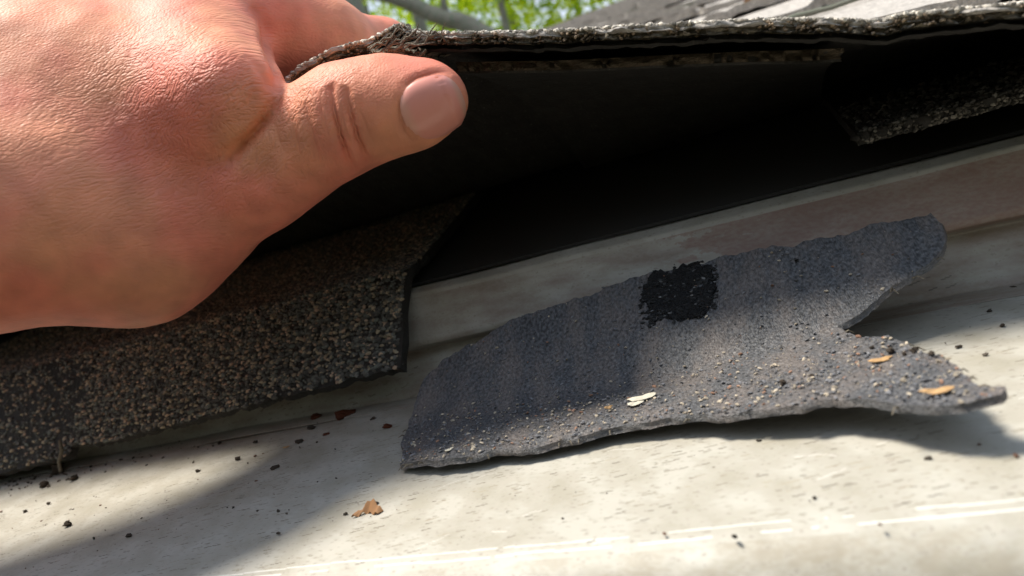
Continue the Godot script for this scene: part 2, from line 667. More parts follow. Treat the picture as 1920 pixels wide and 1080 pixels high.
func hand_normal(p: Vector3) -> Vector3:
	var e := 0.0008
	return Vector3(hand_field(p + Vector3(e, 0, 0)) - hand_field(p - Vector3(e, 0, 0)), hand_field(p + Vector3(0, e, 0)) - hand_field(p - Vector3(0, e, 0)), hand_field(p + Vector3(0, 0, e)) - hand_field(p - Vector3(0, 0, e))).normalized()

func make_hand() -> void:
	# palm, back of the hand, wrist and forearm
	bone([-80, 425, 0.112, 180], [95, 408, 0.124, 160], 0)
	bone([95, 408, 0.124, 160], [255, 428, 0.140, 158], 0)
	bone([255, 428, 0.140, 158], [368, 388, 0.148, 116], 0)
	bone([-80, 215, 0.127, 180], [110, 190, 0.140, 168], 0)
	bone([110, 190, 0.140, 168], [330, 155, 0.158, 150], 0)
	bone([60, 315, 0.128, 172], [255, 285, 0.145, 150], 0)
	bone([290, 215, 0.147, 138], [424, 190, 0.1435, 84], 0)
	bone([424, 190, 0.1435, 84], [402, 90, 0.158, 92], 0)     # the bulge between thumb and index finger
	bone([170, 80, 0.160, 150], [400, 35, 0.172, 102], 0)
	bone([-80, 425, 0.112, 180], [-420, 450, 0.085, 184], 0)
	bone([-80, 215, 0.127, 180], [-420, 240, 0.105, 194], 0)
	bone([-420, 450, 0.085, 184], [-1000, 500, 0.060, 196], 0)
	bone([-420, 240, 0.105, 194], [-1000, 300, 0.08, 204], 0)
	# thumb, under the shingle
	bone([400, 378, 0.149, 112], [490, 322, 0.152, 96], 1)
	bone([490, 322, 0.152, 96], [572, 268, 0.154, 86], 1)
	bone([572, 268, 0.154, 86], [650, 222, 0.155, 90], 1)
	bone([650, 222, 0.155, 90], [730, 196, 0.157, 78], 1)
	bone([730, 196, 0.157, 78], [792, 188, 0.158, 66], 1)
	bone([775, 207, 0.156, 62], [818, 187, 0.157, 52], 1)
	# index finger, over the shingle
	bone([405, 50, 0.165, 100], [520, 62, 0.178, 88], 2)
	bone([520, 62, 0.178, 88], [606, 74, 0.187, 78], 2)
	var pip := pix(606, 74, 0.187) - EYE
	bone3(pip, Vector3(pip.x + 0.004, pip.y + 0.001, -0.214), 0.0108, 0.0096, 2)
	bone3(Vector3(pip.x + 0.004, pip.y + 0.001, -0.214), Vector3(pip.x + 0.004, pip.y - 0.0035, -0.233), 0.0096, 0.0082, 2)
	# middle, ring and little finger lie beside it, further along the shingle
	var mcp := pix(400, 40, 0.175) - EYE
	for f in 3:
		var o := Vector3(-0.021 * (f + 1), 0.004 - 0.002 * f, -0.006 + 0.004 * f)
		var a := mcp + o
		var L: float = [1.0, 0.93, 0.75][f]
		var b := Vector3(a.x + 0.018, a.y + 0.004, a.z - 0.036 * L)
		var c := Vector3(b.x + 0.006, b.y - 0.008, b.z - 0.022 * L)
		var e := Vector3(c.x + 0.002, c.y - 0.008, c.z - 0.014 * L)
		bone3(mcp + Vector3(-0.045, -0.01, 0.02), a, 0.016, 0.0125, 0)
		bone3(a, b, 0.0118, 0.0104, 3 + f)
		bone3(b, c, 0.0104, 0.0092, 3 + f)
		bone3(c, e, 0.0092, 0.0078, 3 + f)
	# surface nets, block by block
	var cell := 0.00115
	var B := 8
	var lo := Vector3(1e9, 1e9, 1e9)
	var hi := -lo
	for q in prims:
		for e in 2:
			lo = lo.min(q[e] - Vector3.ONE * (q[2 + e] + 0.004))
			hi = hi.max(q[e] + Vector3.ONE * (q[2 + e] + 0.004))
	lo.x = maxf(lo.x, EYE.x - 0.32)
	var nb := Vector3i(((hi - lo) / (cell * B)).ceil())
	var where := {}
	var verts := PackedVector3Array()
	var masks := PackedInt32Array()
	var keys := []
	var half := cell * B * 0.5
	var reach := half * 1.7321
	var f9 := PackedFloat32Array()
	f9.resize(729)
	for bz in nb.z:
		for by in nb.y:
			for bx in nb.x:
				var c := lo + Vector3(bx, by, bz) * cell * B + Vector3.ONE * half
				var best := 1e9
				var ds := PackedFloat32Array()
				for q in prims:
					var ba: Vector3 = q[1] - q[0]
					var t := clampf((c - q[0]).dot(ba) / ba.length_squared(), 0.0, 1.0)
					var d: float = (c - q[0] - ba * t).length() - lerpf(q[2], q[3], t)
					ds.append(d)
					best = minf(best, d)
				if best > reach * 1.3 + 0.02: continue
				var use := []
				for i in prims.size():
					if ds[i] < best + reach * 2.0 + 0.03: use.append(prims[i])
				use_bones(use)
				var mid := hand_field(c)
				if absf(mid) > reach * 1.35 + 0.001: continue
				var o := lo + Vector3(bx, by, bz) * cell * B
				for sub in 8:
					var so := Vector3i(sub & 1, (sub >> 1) & 1, sub >> 2) * 4
					if absf(hand_field(o + (Vector3(so) + Vector3(2, 2, 2)) * cell)) > 3.4642 * cell * 1.35 + 0.0004: continue
					for z in range(so.z, so.z + 5):
						for y in range(so.y, so.y + 5):
							for x in range(so.x, so.x + 5):
								f9[(z * 9 + y) * 9 + x] = hand_field(lo + Vector3(bx * 8 + x, by * 8 + y, bz * 8 + z) * cell)
					for e in 64:
							var x := so.x + (e & 3)
							var y := so.y + ((e >> 2) & 3)
							var z := so.z + (e >> 4)
							var k := (z * 9 + y) * 9 + x
							var m := 0
							for b in 8:
								if f9[k + (b & 1) + ((b >> 1) & 1) * 9 + (b >> 2) * 81] < 0.0: m |= 1 << b
							if m == 0 or m == 255: continue
							var sum := Vector3.ZERO
							var n := 0
							for b in 8:
								for ax in 3:
									if b & (1 << ax): continue
									var b2 := b | (1 << ax)
									if ((m >> b) & 1) == ((m >> b2) & 1): continue
									var fa := f9[k + (b & 1) + ((b >> 1) & 1) * 9 + (b >> 2) * 81]
									var fb := f9[k + (b2 & 1) + ((b2 >> 1) & 1) * 9 + (b2 >> 2) * 81]
									var pa := Vector3(b & 1, (b >> 1) & 1, b >> 2)
									var pb := Vector3(b2 & 1, (b2 >> 1) & 1, b2 >> 2)
									sum += pa.lerp(pb, fa / (fa - fb))
									n += 1
							var key := Vector3i(bx * 8 + x, by * 8 + y, bz * 8 + z)
							where[key] = verts.size()
							verts.append(o + (Vector3(x, y, z) + sum / n) * cell)
							masks.append(m)
							keys.append(key)
	use_bones(prims)
	var tri := PackedInt32Array()
	for i in keys.size():
		var k: Vector3i = keys[i]
		for ax in 3:
			var m := masks[i]
			var s0 := m & 1
			var s1 := (m >> (1 << ax)) & 1
			if s0 == s1: continue
			var u := Vector3i.ZERO
			var w := Vector3i.ZERO
			u[(ax + 1) % 3] = 1
			w[(ax + 2) % 3] = 1
			var a = where.get(k - u - w)
			var b = where.get(k - w)
			var d = where.get(k - u)
			if a == null or b == null or d == null: continue
			if s0: tri.append_array(PackedInt32Array([a, b, i, a, i, d]))
			else: tri.append_array(PackedInt32Array([a, i, b, a, d, i]))
	print("hand vertices ", verts.size(), " at ", Time.get_ticks_msec())
	# creases and folds of the skin, pressed in along lines found on its surface
	var creases := []
	for line in [
		[[[620, 165], [624, 205], [634, 245], [648, 285], [664, 318]], 0.0016, 0.0009],
		[[[648, 170], [654, 205], [664, 240], [676, 275], [692, 300]], 0.0015, 0.0009],
		[[[672, 195], [684, 235], [700, 270]], 0.0005, 0.0011],
		[[[634, 178], [640, 215], [650, 250], [664, 285]], 0.0005, 0.0008],
		[[[600, 180], [606, 220], [618, 262]], 0.0004, 0.0009],
		[[[548, 225], [556, 262], [566, 300]], 0.0004, 0.0010],
		[[[572, 205], [582, 245], [594, 285], [604, 315]], 0.0006, 0.0011],
		[[[515, 230], [522, 260], [532, 285]], 0.0006, 0.0013],
		[[[504, 285], [502, 315], [492, 345]], 0.0009, 0.0016],
		[[[476, 270], [478, 300], [470, 335]], 0.0005, 0.0014],
		[[[519, 195], [500, 222], [478, 248], [455, 270], [432, 296]], 0.0019, 0.0012],
		[[[448, 268], [436, 286], [420, 310]], 0.0006, 0.0020],
		[[[480, 20], [498, 60], [508, 110], [517, 165]], 0.0014, 0.0018],
		[[[470, 110], [492, 140], [502, 175]], 0.0005, 0.0012],
		[[[752, 185], [750, 215], [758, 248], [772, 266]], 0.0007, 0.0009],
		[[[758, 165], [778, 148], [805, 138], [835, 134]], 0.0006, 0.0009],
	]:
		var pts := PackedVector3Array()
		for p in line[0]: pts.append(hand_hit(p[0], p[1]))
		creases.append([pts, line[1], line[2]])
	# a smoother copy of the lines: more points between
	for c in creases:
		var src: PackedVector3Array = c[0]
		var out := PackedVector3Array()
		for i in src.size() - 1:
			for s in 6: out.append(src[i].cubic_interpolate(src[i + 1], src[maxi(i - 1, 0)], src[mini(i + 2, src.size() - 1)], s / 6.0))
		out.append(src[src.size() - 1])
		c[0] = out
		var bb := AABB(out[0], Vector3.ZERO)
		for p in out: bb = bb.expand(p)
		c.append(bb.grow(c[2] * 3.0))
	var nrm := PackedVector3Array()
	nrm.resize(verts.size())
	for i in range(0, tri.size(), 3):
		var f := (verts[tri[i + 1]] - verts[tri[i]]).cross(verts[tri[i + 2]] - verts[tri[i]])
		for e in 3: nrm[tri[i + e]] += f
	var uv := PackedVector2Array()
	var col := PackedColorArray()
	var skin_noise := FastNoiseLite.new()
	skin_noise.seed = 77
	skin_noise.frequency = 1.0
	skin_noise.fractal_octaves = 4
	var web := hand_hit(420, 190)
	var tip_top := hand_hit(765, 118)
	var joint := hand_hit(640, 200)
	var warts := [hand_hit(233, 228), hand_hit(243, 246), hand_hit(236, 236)]
	var wu := Vector2(cos(0.58), sin(0.58))
	for i in verts.size():
		var p := verts[i]
		var n := nrm[i].normalized()
		var push := 0.0
		for c in creases:
			if not c[3].has_point(p): continue
			var line: PackedVector3Array = c[0]
			var best := 1e9
			var at := 0.0
			for s in line.size() - 1:
				var q := Geometry3D.get_closest_point_to_segment(p, line[s], line[s + 1])
				var d := q.distance_squared_to(p)
				if d < best:
					best = d
					at = float(s) / (line.size() - 1)
			var w: float = c[2]
			var g := exp(-best / (w * w))
			var ridge := exp(-pow((sqrt(best) - 2.0 * w) / (w * 0.9), 2.0))
			push += c[1] * (-g + 0.22 * ridge) * (0.45 + 0.55 * sin(PI * clampf(at, 0.05, 0.95)))
		for w in warts: push += 0.0005 * exp(-p.distance_squared_to(w) / 4e-7)
		# uneven flesh
		push += 0.00035 * skin_noise.get_noise_3dv(p * 60.0)
		verts[i] = p + n * push
		var flat := Vector2(p.x - web.x, p.y - web.y)
		uv.append(Vector2(flat.dot(wu) / 0.2 + 0.62, -flat.dot(Vector2(-wu.y, wu.x)) / 0.2 + 0.5))
		# complexion: ruddy, sallow and tan patches that belong to the skin
		var r := skin_noise.get_noise_3dv(p * 26.0)
		var s := skin_noise.get_noise_3dv(p * 110.0 + Vector3(9, 4, 2))
		var c := Color(0.74, 0.285, 0.175)
		c = c.lerp(Color(0.74, 0.225, 0.150), clampf(0.5 + 1.9 * r, 0.0, 1.0) * 0.95)
		c = c.lerp(Color(0.74, 0.325, 0.160), clampf(-1.6 * r, 0.0, 1.0) * 0.5)
		c = c * (1.0 + 0.24 * s)
		var ruddy := exp(-p.distance_squared_to(tip_top) / 0.00009) * 0.6 + exp(-p.distance_squared_to(joint) / 0.00006) * 0.3
		c = c.lerp(Color(0.66, 0.20, 0.14), clampf(ruddy, 0.0, 1.0))
		col.append(c)
	# fine skin lines as relief
	var skin := plain("warm tanned skin", Color.WHITE, 0.52, 0.36)
	skin.vertex_color_use_as_albedo = true
	skin.subsurf_scatter_enabled = true
	skin.subsurf_scatter_strength = 0.08
	var wn := FastNoiseLite.new()
	wn.seed = 5
	wn.frequency = 1.0
	wn.fractal_octaves = 2
	var S := 1024
	skin.heightmap_enabled = true
	var relief := grey_picture(S, S, func(x, y):
		var u: float = 0.2 * (x / 1024.0 - 0.62)
		var v: float = 0.2 * (y / 1024.0 - 0.5)
		var near: float = clampf(1.3 - Vector2(u + 0.006, v).length() / 0.03, 0.0, 1.0)
		var warp: float = 0.0022 * wn.get_noise_2d(u * 90.0, v * 90.0)
		var a: float = 1.0 - absf(wn.get_noise_2d(u * 240.0, (v + warp) * 980.0)) * 2.2
		var b: float = 1.0 - absf(wn.get_noise_2d(u * 600.0 + 40.0, (v + warp) * 1500.0)) * 2.2
		var pore: float = wn.get_noise_2d(u * 1900.0, v * 1900.0)
		return 0.6 - near * (0.22 * clampf(a, 0.0, 1.0) ** 3 + 0.10 * clampf(b, 0.0, 1.0) ** 3) - 0.025 * clampf(b, 0.0, 1.0) ** 2 + 0.045 * pore)
	# the sharp bottoms of the creases
	var rim := relief.get_image()
	for c in creases:
		var line: PackedVector3Array = c[0]
		if c[2] > 0.0015: continue
		var deep: float = clampf(c[1] / 0.0013, 0.45, 1.0) * 0.55
		for i in line.size() - 1:
			for m in 12:
				var p := line[i].lerp(line[i + 1], m / 12.0)
				p += Vector3(1, 0.3, 0) * 0.00035 * skin_noise.get_noise_3dv(p * 500.0)
				var fl := Vector2(p.x - web.x, p.y - web.y)
				var at := Vector2(fl.dot(wu) / 0.2 + 0.62, -fl.dot(Vector2(-wu.y, wu.x)) / 0.2 + 0.5) * S
				var fade := sin(PI * clampf((i + m / 12.0) / (line.size() - 1), 0.03, 0.97))
				for dy in range(-4, 5):
					for dx in range(-4, 5):
						var q := Vector2i(at) + Vector2i(dx, dy)
						if q.x < 0 or q.y < 0 or q.x >= S or q.y >= S: continue
						var g := 0.6 - deep * fade * exp(-at.distance_squared_to(Vector2(q) + Vector2(0.5, 0.5)) / 4.0)
						if rim.get_pixelv(q).r > g: rim.set_pixelv(q, Color(g, g, g))
	skin.heightmap_texture = ImageTexture.create_from_image(rim)
	skin.heightmap_scale = 0.12
	M.skin = skin
	var person := base("person")
	tag(person, "bare tanned hand and wrist pinching the lifted shingle, thumb underneath", "person")
	var hand := put("hand", mesh_of(verts, tri, skin, uv, col), person)
	# the thumbnail: a curved plate on the skin
	var nv := PackedVector3Array()
	var nt := PackedInt32Array()
	var nc := PackedColorArray()
	var R := 16
	var A := 40
	var centre := Vector2(812, 202)
	var axis := Vector2(0.93, -0.36)
	var side := Vector2(0.36, 0.93)
	for i in R + 1:
		var f := float(i) / R
		for j in A:
			var a := TAU * j / A
			var ca := cos(a)
			var sa := sin(a)
			var ex := signf(ca) * pow(absf(ca), 0.8) * f
			var ey := signf(sa) * pow(absf(sa), 0.85) * f
			var q := centre + axis * ex * 60.0 + side * ey * 60.0
			var p := hand_hit(q.x, q.y)
			var n := hand_normal(p)
			p -= n * hand_field(p)
			var lift := 0.00050 * (1.0 - pow(f, 6.0)) - 0.0002 * pow(f, 6.0) + (0.0003 if ex > 0.5 else 0.0)
			nv.append(p + n * lift)
			var pink := Color(0.76, 0.30, 0.235)
			var white := Color(0.70, 0.38, 0.27)
			var lunula := clampf((-ex - 0.6) * 4.0, 0.0, 1.0) * 0.6
			var free := clampf((ex - 0.72) * 9.0, 0.0, 1.0) * 0.8
			nc.append(pink.lerp(white, maxf(lunula, free)))
	for i in R:
		for j in A:
			var a := i * A + j
			var b := i * A + (j + 1) % A
			nt.append_array(PackedInt32Array([a, b, b + A, a, b + A, a + A]))
	var probe := (nv[nt[60 * 6 + 1]] - nv[nt[60 * 6]]).cross(nv[nt[60 * 6 + 2]] - nv[nt[60 * 6]])
	if probe.dot(EYE - nv[0]) < 0: nt.reverse()
	var nail := plain("thumbnail", Color.WHITE, 0.32, 0.5)
	nail.vertex_color_use_as_albedo = true
	var thumb_nail := put("thumbnail", mesh_of(nv, nt, nail, PackedVector2Array(), nc), hand)
	thumb_nail.set_meta("label", "short clean pink thumbnail")

# ------------------------------------------------------------------ shingles
var edge_curve := PackedVector2Array()       # (x, y) of the lifted shingle's front edge
const EDGE_D := 0.163
const HINGE_D := 0.282
func edge_at(x: float) -> float:
	if x <= edge_curve[0].x: return edge_curve[0].y
	for i in edge_curve.size() - 1:
		if x <= edge_curve[i + 1].x:
			var f := (x - edge_curve[i].x) / (edge_curve[i + 1].x - edge_curve[i].x)
			return lerpf(edge_curve[i].y, edge_curve[i + 1].y, f)
	return edge_curve[edge_curve.size() - 1].y

func lifted_y(x: float, d: float) -> float:
	var t := clampf((d - EDGE_D) / (HINGE_D - EDGE_D), 0.0, 1.0)
	var rest := roof_y(d) + 0.012
	var front := edge_at(x)
	var back := roof_y(HINGE_D) + 0.012
	var y := lerpf(front, back, t) + 0.010 * sin(PI * t) * clampf((front - 0.01) / 0.05, 0.0, 1.0)
	return maxf(y, rest) if d < HINGE_D else rest

func make_lifted_shingle() -> void:
	for p in [[380, 215], [470, 195], [525, 166], [545, 140], [562, 125], [592, 108], [622, 95], [655, 84], [690, 76], [722, 60], [744, 47], [757, 46], [768, 61], [800, 63], [860, 63], [930, 62], [1000, 61], [1100, 56], [1200, 50], [1300, 45], [1400, 40], [1500, 38], [1600, 40], [1660, 42], [1690, 30], [1780, 22], [1920, 8]]:
		var w := pix(p[0], p[1], EDGE_D) - EYE
		edge_curve.append(Vector2(w.x, w.y))
	edge_curve.append(Vector2(0.13, 0.014))
	edge_curve.append(Vector2(0.36, roof_y(EDGE_D) + 0.013))
	var left := -0.50
	var right := 0.36
	var nu := 700
	var nv := 60
	var P := PackedVector3Array()
	for j in nv:
		for i in nu:
			var x := lerpf(left, right, float(i) / (nu - 1))
			var t := pow(float(j) / (nv - 1), 1.6)
			var d := lerpf(EDGE_D, 0.44, t)
			if j == 0: d += 0.0022 * noise_a.get_noise_2d(x * 900.0, 3.0) + 0.0016 * noise_a.get_noise_2d(x * 3000.0, 9.0)
			var y := lifted_y(x, d)
			y += 0.0006 * noise_a.get_noise_2d(x * 1400.0, d * 1400.0) * (1.0 if d < HINGE_D else 0.0)
			P.append(EYE + Vector3(x, y, -d))
	var s := base("lifted_shingle")
	tag(s, "bent weathered shingle held up by the hand, black underside showing", "shingle")
	# granulated face above, asphalt body below: two bonded layers
	put("granule_face", slab(P, nu, nv, 0.0010, M.shingle_top, 1.0, 0.0016), s)
	var Q := PackedVector3Array()
	for k in P.size():
		var i := k % nu
		var j := k / nu
		var x := P[k].x
		var dz := 0.0
		if j == 0: dz = 0.0012 + 0.0011 * noise_a.get_noise_2d(x * 1900.0, 33.0)
		Q.append(P[k] + Vector3(0, -0.00105, -dz))
	put("mat_edge", slab(Q.slice(0, nu * 6), nu, 6, 0.0013, M.core, 1.0, 0.002), s)
	var Q2 := PackedVector3Array()
	for k in Q.size():
		Q2.append(Q[k] + Vector3(0, -0.0008 if k >= nu * 5 else -0.00135, -0.0022 if k < nu else 0.0))
	put("asphalt_back", slab(Q2, nu, nv, 0.0013, M.back), s)
	# the second ply, glued underneath and come loose along its front
	var x0 := (pix(850, 120, 0.17) - EYE).x
	var x1 := (pix(1590, 80, 0.17) - EYE).x
	var n2 := 260
	var L := PackedVector3Array()
	for j in 16:
		for i in n2:
			var f := float(i) / (n2 - 1)
			var x := lerpf(x0, x1, f)
			var t := pow(float(j) / 15.0, 1.3)
			var corner := 0.006 * pow(clampf((f - 0.94) / 0.06, 0.0, 1.0), 2.0)
			var d := lerpf(0.1735 + corner + 0.0013 * noise_a.get_noise_2d(x * 900.0, 50.0) * (1.0 if j == 0 else 0.0), 0.29, t)
			var y := lifted_y(x, d) - 0.0049 - 0.0011 * exp(-t * 9.0) * (1.0 - clampf((f - 0.9) / 0.1, 0.0, 1.0) * 0.7)
			L.append(EYE + Vector3(x, y, -d))
	var ply := put("second_ply", slab(L, n2, 16, 0.0028, M.back, 1.0, 0.0012), s)
	ply.set_meta("label", "loose second ply under the lifted shingle")
	put("ply_edge", slab(L.slice(0, n2 * 2), n2, 2, 0.0022, M.core_dark, 1.0, 0.003), s).position = Vector3(0, -0.0002, 0.0008)
	# the torn, folded-up tongue above the thumb
	var T := PackedVector3Array()
	var tn := 40
	for j in 8:
		for i in tn:
			var f := float(i) / (tn - 1)
			var c := Vector2(690, 84).lerp(Vector2(790, 92), f)
			var ragged_by := 0.0014 * noise_a.get_noise_2d(f * 160.0, j * 9.0)
			var p := pix(c.x, c.y + 4.0 * sin(f * 9.0), 0.1615) + Vector3(0, 0, -0.0022 * j)
			p.y += 0.0011 * j * (1.0 - f * 0.55) - 0.0042 * (1.0 - f) * 0.3 + ragged_by
			T.append(p)
	put("torn_flap", slab(T, tn, 8, 0.0018, M.core, 1.0, 0.002), s)
	for k in 16:      # threads of the fibre mat
		var a := pix(690 + 6.0 * k, 90 + rng.randf_range(-8, 6), 0.1608)
		var path := PackedVector3Array()
		for m in 5: path.append(a + Vector3(0.0022 * m, 0.0007 * m * rng.randf_range(-0.5, 1.2), rng.randf_range(-0.0004, 0.0008)))
		put("fibre", tube(path, PackedFloat32Array([0.0003, 0.0003, 0.00028, 0.0002, 0.0001]), M.core, 5), s)
	# granules standing on the front edge and the face behind it
	var g := lump(Vector3(0.0007, 0.00045, 0.0006), 4, M.granule, 0.3, 3, 5)
	var wh := []
	var cs := []
	for k in 13000:
		var x := rng.randf_range(-0.2, 0.16)
		var back := pow(rng.randf(), 2.2) * 0.12
		var d := EDGE_D + back + 0.0004
		wh.append(Transform3D(turned(rng.randf_range(0.5, 1.3)), EYE + Vector3(x, lifted_y(x, d) + 0.0002, -d)))
		var v := 0.16 + 0.60 * pow(rng.randf(), 1.3)
		cs.append(Color(v * 1.05, v * 0.96, v * 0.82))
	for k in 2600:     # granules caught in the cut edge
		var x := rng.randf_range(-0.19, 0.14)
		var low := rng.randf_range(0.0, 0.0022)
		wh.append(Transform3D(turned(rng.randf_range(0.35, 0.8)), EYE + Vector3(x, lifted_y(x, EDGE_D) - low, -EDGE_D - 0.0006 + rng.randf_range(-0.0012, 0.0006) - low * 0.3)))
		var v := 0.10 + 0.32 * pow(rng.randf(), 1.6)
		cs.append(Color(v * 1.22, v * 0.92, v * 0.64))
	scatter("granules", g, wh, cs, s)

func make_lower_tabs() -> void:
	var granule := lump(Vector3(0.0008, 0.0005, 0.0007), 9, M.granule, 0.3, 3, 5)
	var edge_r := pix(750, 690, 0.185) - EYE
	var slope := (edge_r.y - (pix(0, 880, 0.185) - EYE).y) / (edge_r.x - (pix(0, 880, 0.185) - EYE).x)
	var seam := (pix(128, 838, 0.185) - EYE).x
	for which in 2:
		var xa := seam + 0.0004 if which == 0 else -0.62
		var xb := edge_r.x if which == 0 else seam - 0.0010
		var drop := 0.0 if which == 0 else -0.0016
		var tab_y := func(x: float, d: float, e: float) -> float:
			var y0: float = edge_r.y + slope * (x - edge_r.x) + drop
			if which == 0: y0 += 0.0022 * exp(-pow((x - seam) / 0.010, 2.0))
			var line := roof_y(d) + 0.0048
			var k := clampf((d - 0.185) / 0.022, 0.0, 1.0)
			var drape := lerpf(y0, roof_y(0.207) + 0.0066, k)
			return line + e + 0.0018 * exp(-(d - 0.207) / 0.012) if k >= 1.0 else drape + 0.0016 * sin(PI * k) + e
		var nu := 160
		var nv := 40
		var P := PackedVector3Array()
		for j in nv:
			for i in nu:
				var t := pow(float(j) / (nv - 1), 1.2)
				var d := lerpf(0.185, 0.36, t)
				# the torn end slants back
				var end := xb - (0.0 if which else 0.010 * clampf(t * 1.6, 0.0, 1.0) - 0.0022 * noise_a.get_noise_2d(d * 1500.0, 7.0) - 0.0016 * noise_a.get_noise_2d(d * 5200.0, 17.0))
				var x := lerpf(xa, end, float(i) / (nu - 1))
				if j == 0: d += 0.0010 * noise_a.get_noise_2d(x * 1500.0, 60.0)
				var y: float = tab_y.call(x, d, 0.0)
				P.append(EYE + Vector3(x, y + 0.0003 * noise_a.get_noise_2d(x * 2500.0, d * 2500.0), -d))
		var o := base("first_course_tab")
		tag(o, ["drooping dark granulated tab with a torn end beside the fallen piece", "drooping dark granulated tab with a twig hanging at its seam"][which], "shingle")
		put("asphalt_mat", slab(P, nu, nv, 0.0032, M.back, 1.0, 0.0014), o)
		var wh := []
		var cs := []
		for k in (34000 if which == 0 else 12000):
			var x := rng.randf_range(maxf(xa, -0.40), xb)
			var d := 0.185 + rng.randf() * 0.115
			if which == 0 and x > xb - 0.010 * clampf((d - 0.185) / 0.175 * 1.6, 0, 1) - 0.0008: continue
			wh.append(Transform3D(turned(rng.randf_range(0.5, 1.35)), EYE + Vector3(x, tab_y.call(x, d, 0.0003), -d)))
			var v := 0.07 + 0.10 * rng.randf()
			var pick := rng.randf()
			var c := Color(v, v * 0.97, v * 0.88)
			if pick > 0.93: c = Color(0.56, 0.40, 0.29) * rng.randf_range(0.6, 1.1)
			elif pick > 0.72: c = Color(0.44, 0.365, 0.26) * rng.randf_range(0.5, 1.2)
			elif pick > 0.55: c = Color(0.18, 0.19, 0.165)
			cs.append(c)
		scatter("granules", granule, wh, cs, o)
	# right of the gap: the neighbour that still lies in place
	var P2 := PackedVector3Array()
	var left := (pix(1604, 250, 0.2) - EYE).x
	var y0 := (pix(1700, 226, 0.2) - EYE).y
	for j in 24:
		for i in 120:
			var t := float(j) / 23
			var d := lerpf(0.2, 0.37, t)
			var x := lerpf(left + 0.002 * t, 0.40, pow(float(i) / 119, 2.0))
			if j == 0: d += 0.0018 * noise_a.get_noise_2d(x * 1200.0, 160.0) + 0.0012 * noise_a.get_noise_2d(x * 4000.0, 160.0)
			var y := lerpf(y0, roof_y(0.315) + 0.003, clampf((d - 0.2) / 0.115, 0, 1)) if d < 0.315 else roof_y(d) + 0.003
			P2.append(EYE + Vector3(x, y, -d))
	var o2 := base("first_course_tab")
	tag(o2, "flat tab still in place under the lifted shingle, beyond the missing piece", "shingle")
	put("asphalt_mat", slab(P2, 120, 24, 0.0030, M.back, 1.0, 0.0026), o2)
	var wh2 := []
	var cs2 := []
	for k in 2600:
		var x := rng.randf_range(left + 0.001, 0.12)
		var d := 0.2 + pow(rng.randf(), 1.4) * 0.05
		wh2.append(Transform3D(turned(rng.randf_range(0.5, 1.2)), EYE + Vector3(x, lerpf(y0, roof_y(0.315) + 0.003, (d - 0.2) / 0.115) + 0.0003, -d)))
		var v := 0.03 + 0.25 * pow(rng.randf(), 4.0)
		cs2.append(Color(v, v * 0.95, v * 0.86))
	for k in 900:
		var x := rng.randf_range(left + 0.001, 0.12)
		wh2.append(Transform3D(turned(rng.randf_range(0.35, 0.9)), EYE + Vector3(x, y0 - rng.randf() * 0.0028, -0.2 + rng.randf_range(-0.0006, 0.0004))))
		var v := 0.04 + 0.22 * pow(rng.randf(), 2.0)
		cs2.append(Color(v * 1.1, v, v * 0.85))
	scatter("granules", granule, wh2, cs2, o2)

func make_roof() -> void:
	var roof := base("roof")
	tag(roof, "low pitched roof of weathered grey shingles above the gutter", "roof", "", "structure")
	var x0 := -2.2
	var x1 := 2.6
	var far := 3.1
	# deck and felt
	for layer in [[0.0, 0.012, M.deck, "deck", 0.236], [0.0012, 0.001, M.felt, "felt", 0.2185]]:
		var P := PackedVector3Array()
		for j in 2:
			for i in 2:
				var d: float = layer[4] if j == 0 else far
				P.append(EYE + Vector3(x0 if i == 0 else x1, roof_y(d) - 0.003 + layer[0], -d))
		put(layer[3], slab(P, 2, 2, layer[1], layer[2]), roof)
	# courses: each shingle lies on the one below
	var variants := []
	for k in 5:
		var nu := 48
		var P := PackedVector3Array()
		for j in 7:
			for i in nu:
				var fx := float(i) / (nu - 1)
				var d := 0.30 * pow(float(j) / 6, 1.3)
				if j == 0: d += 0.003 * noise_a.get_noise_2d(fx * 300.0, k * 40.0)
				var curl := (0.0022 + 0.007 * absf(noise_a.get_noise_2d(fx * 60.0 + k * 90.0, 5.0))) * exp(-d / 0.05)
				# laminated shingles: thicker teeth
				var tooth := 0.003 if noise_a.get_noise_2d(fx * 25.0 + k * 77.0, 1.0) > 0.0 else 0.0
				P.append(Vector3(fx * 0.326, ROOF_SLOPE * d + 0.010 - 0.020 * d + curl + tooth * exp(-d / 0.09), -d))
		variants.append(slab(P, nu, 7, 0.006, M.shingle_top, 1.0, 0.0012))
	var c := 0
	while true:
		var d := EDGE_D + 0.135 * c
		if d > far - 0.2: break
		var shift := fmod(c * 0.118, 0.33)
		var x := x0 - shift
		while x < x1:
			if c > 0 or x + 0.33 < -0.50 or x > 0.36:
				var s := put("shingle", variants[rng.randi() % 5], roof)
				s.position = EYE + Vector3(x, roof_y(d) + 0.0015 + (0.0078 if c > 0 else 0.001), -d)
			x += 0.33
		c += 1
	# ridge
	var R := PackedVector3Array()
	for j in 3:
		for i in 30:
			R.append(EYE + Vector3(lerpf(x0, x1, i / 29.0), roof_y(far) + 0.02 - 0.03 * absf(j - 1), -far - 0.10 * (j - 1)))
	put("ridge_cap", slab(R, 30, 3, 0.006, M.shingle_top), roof)

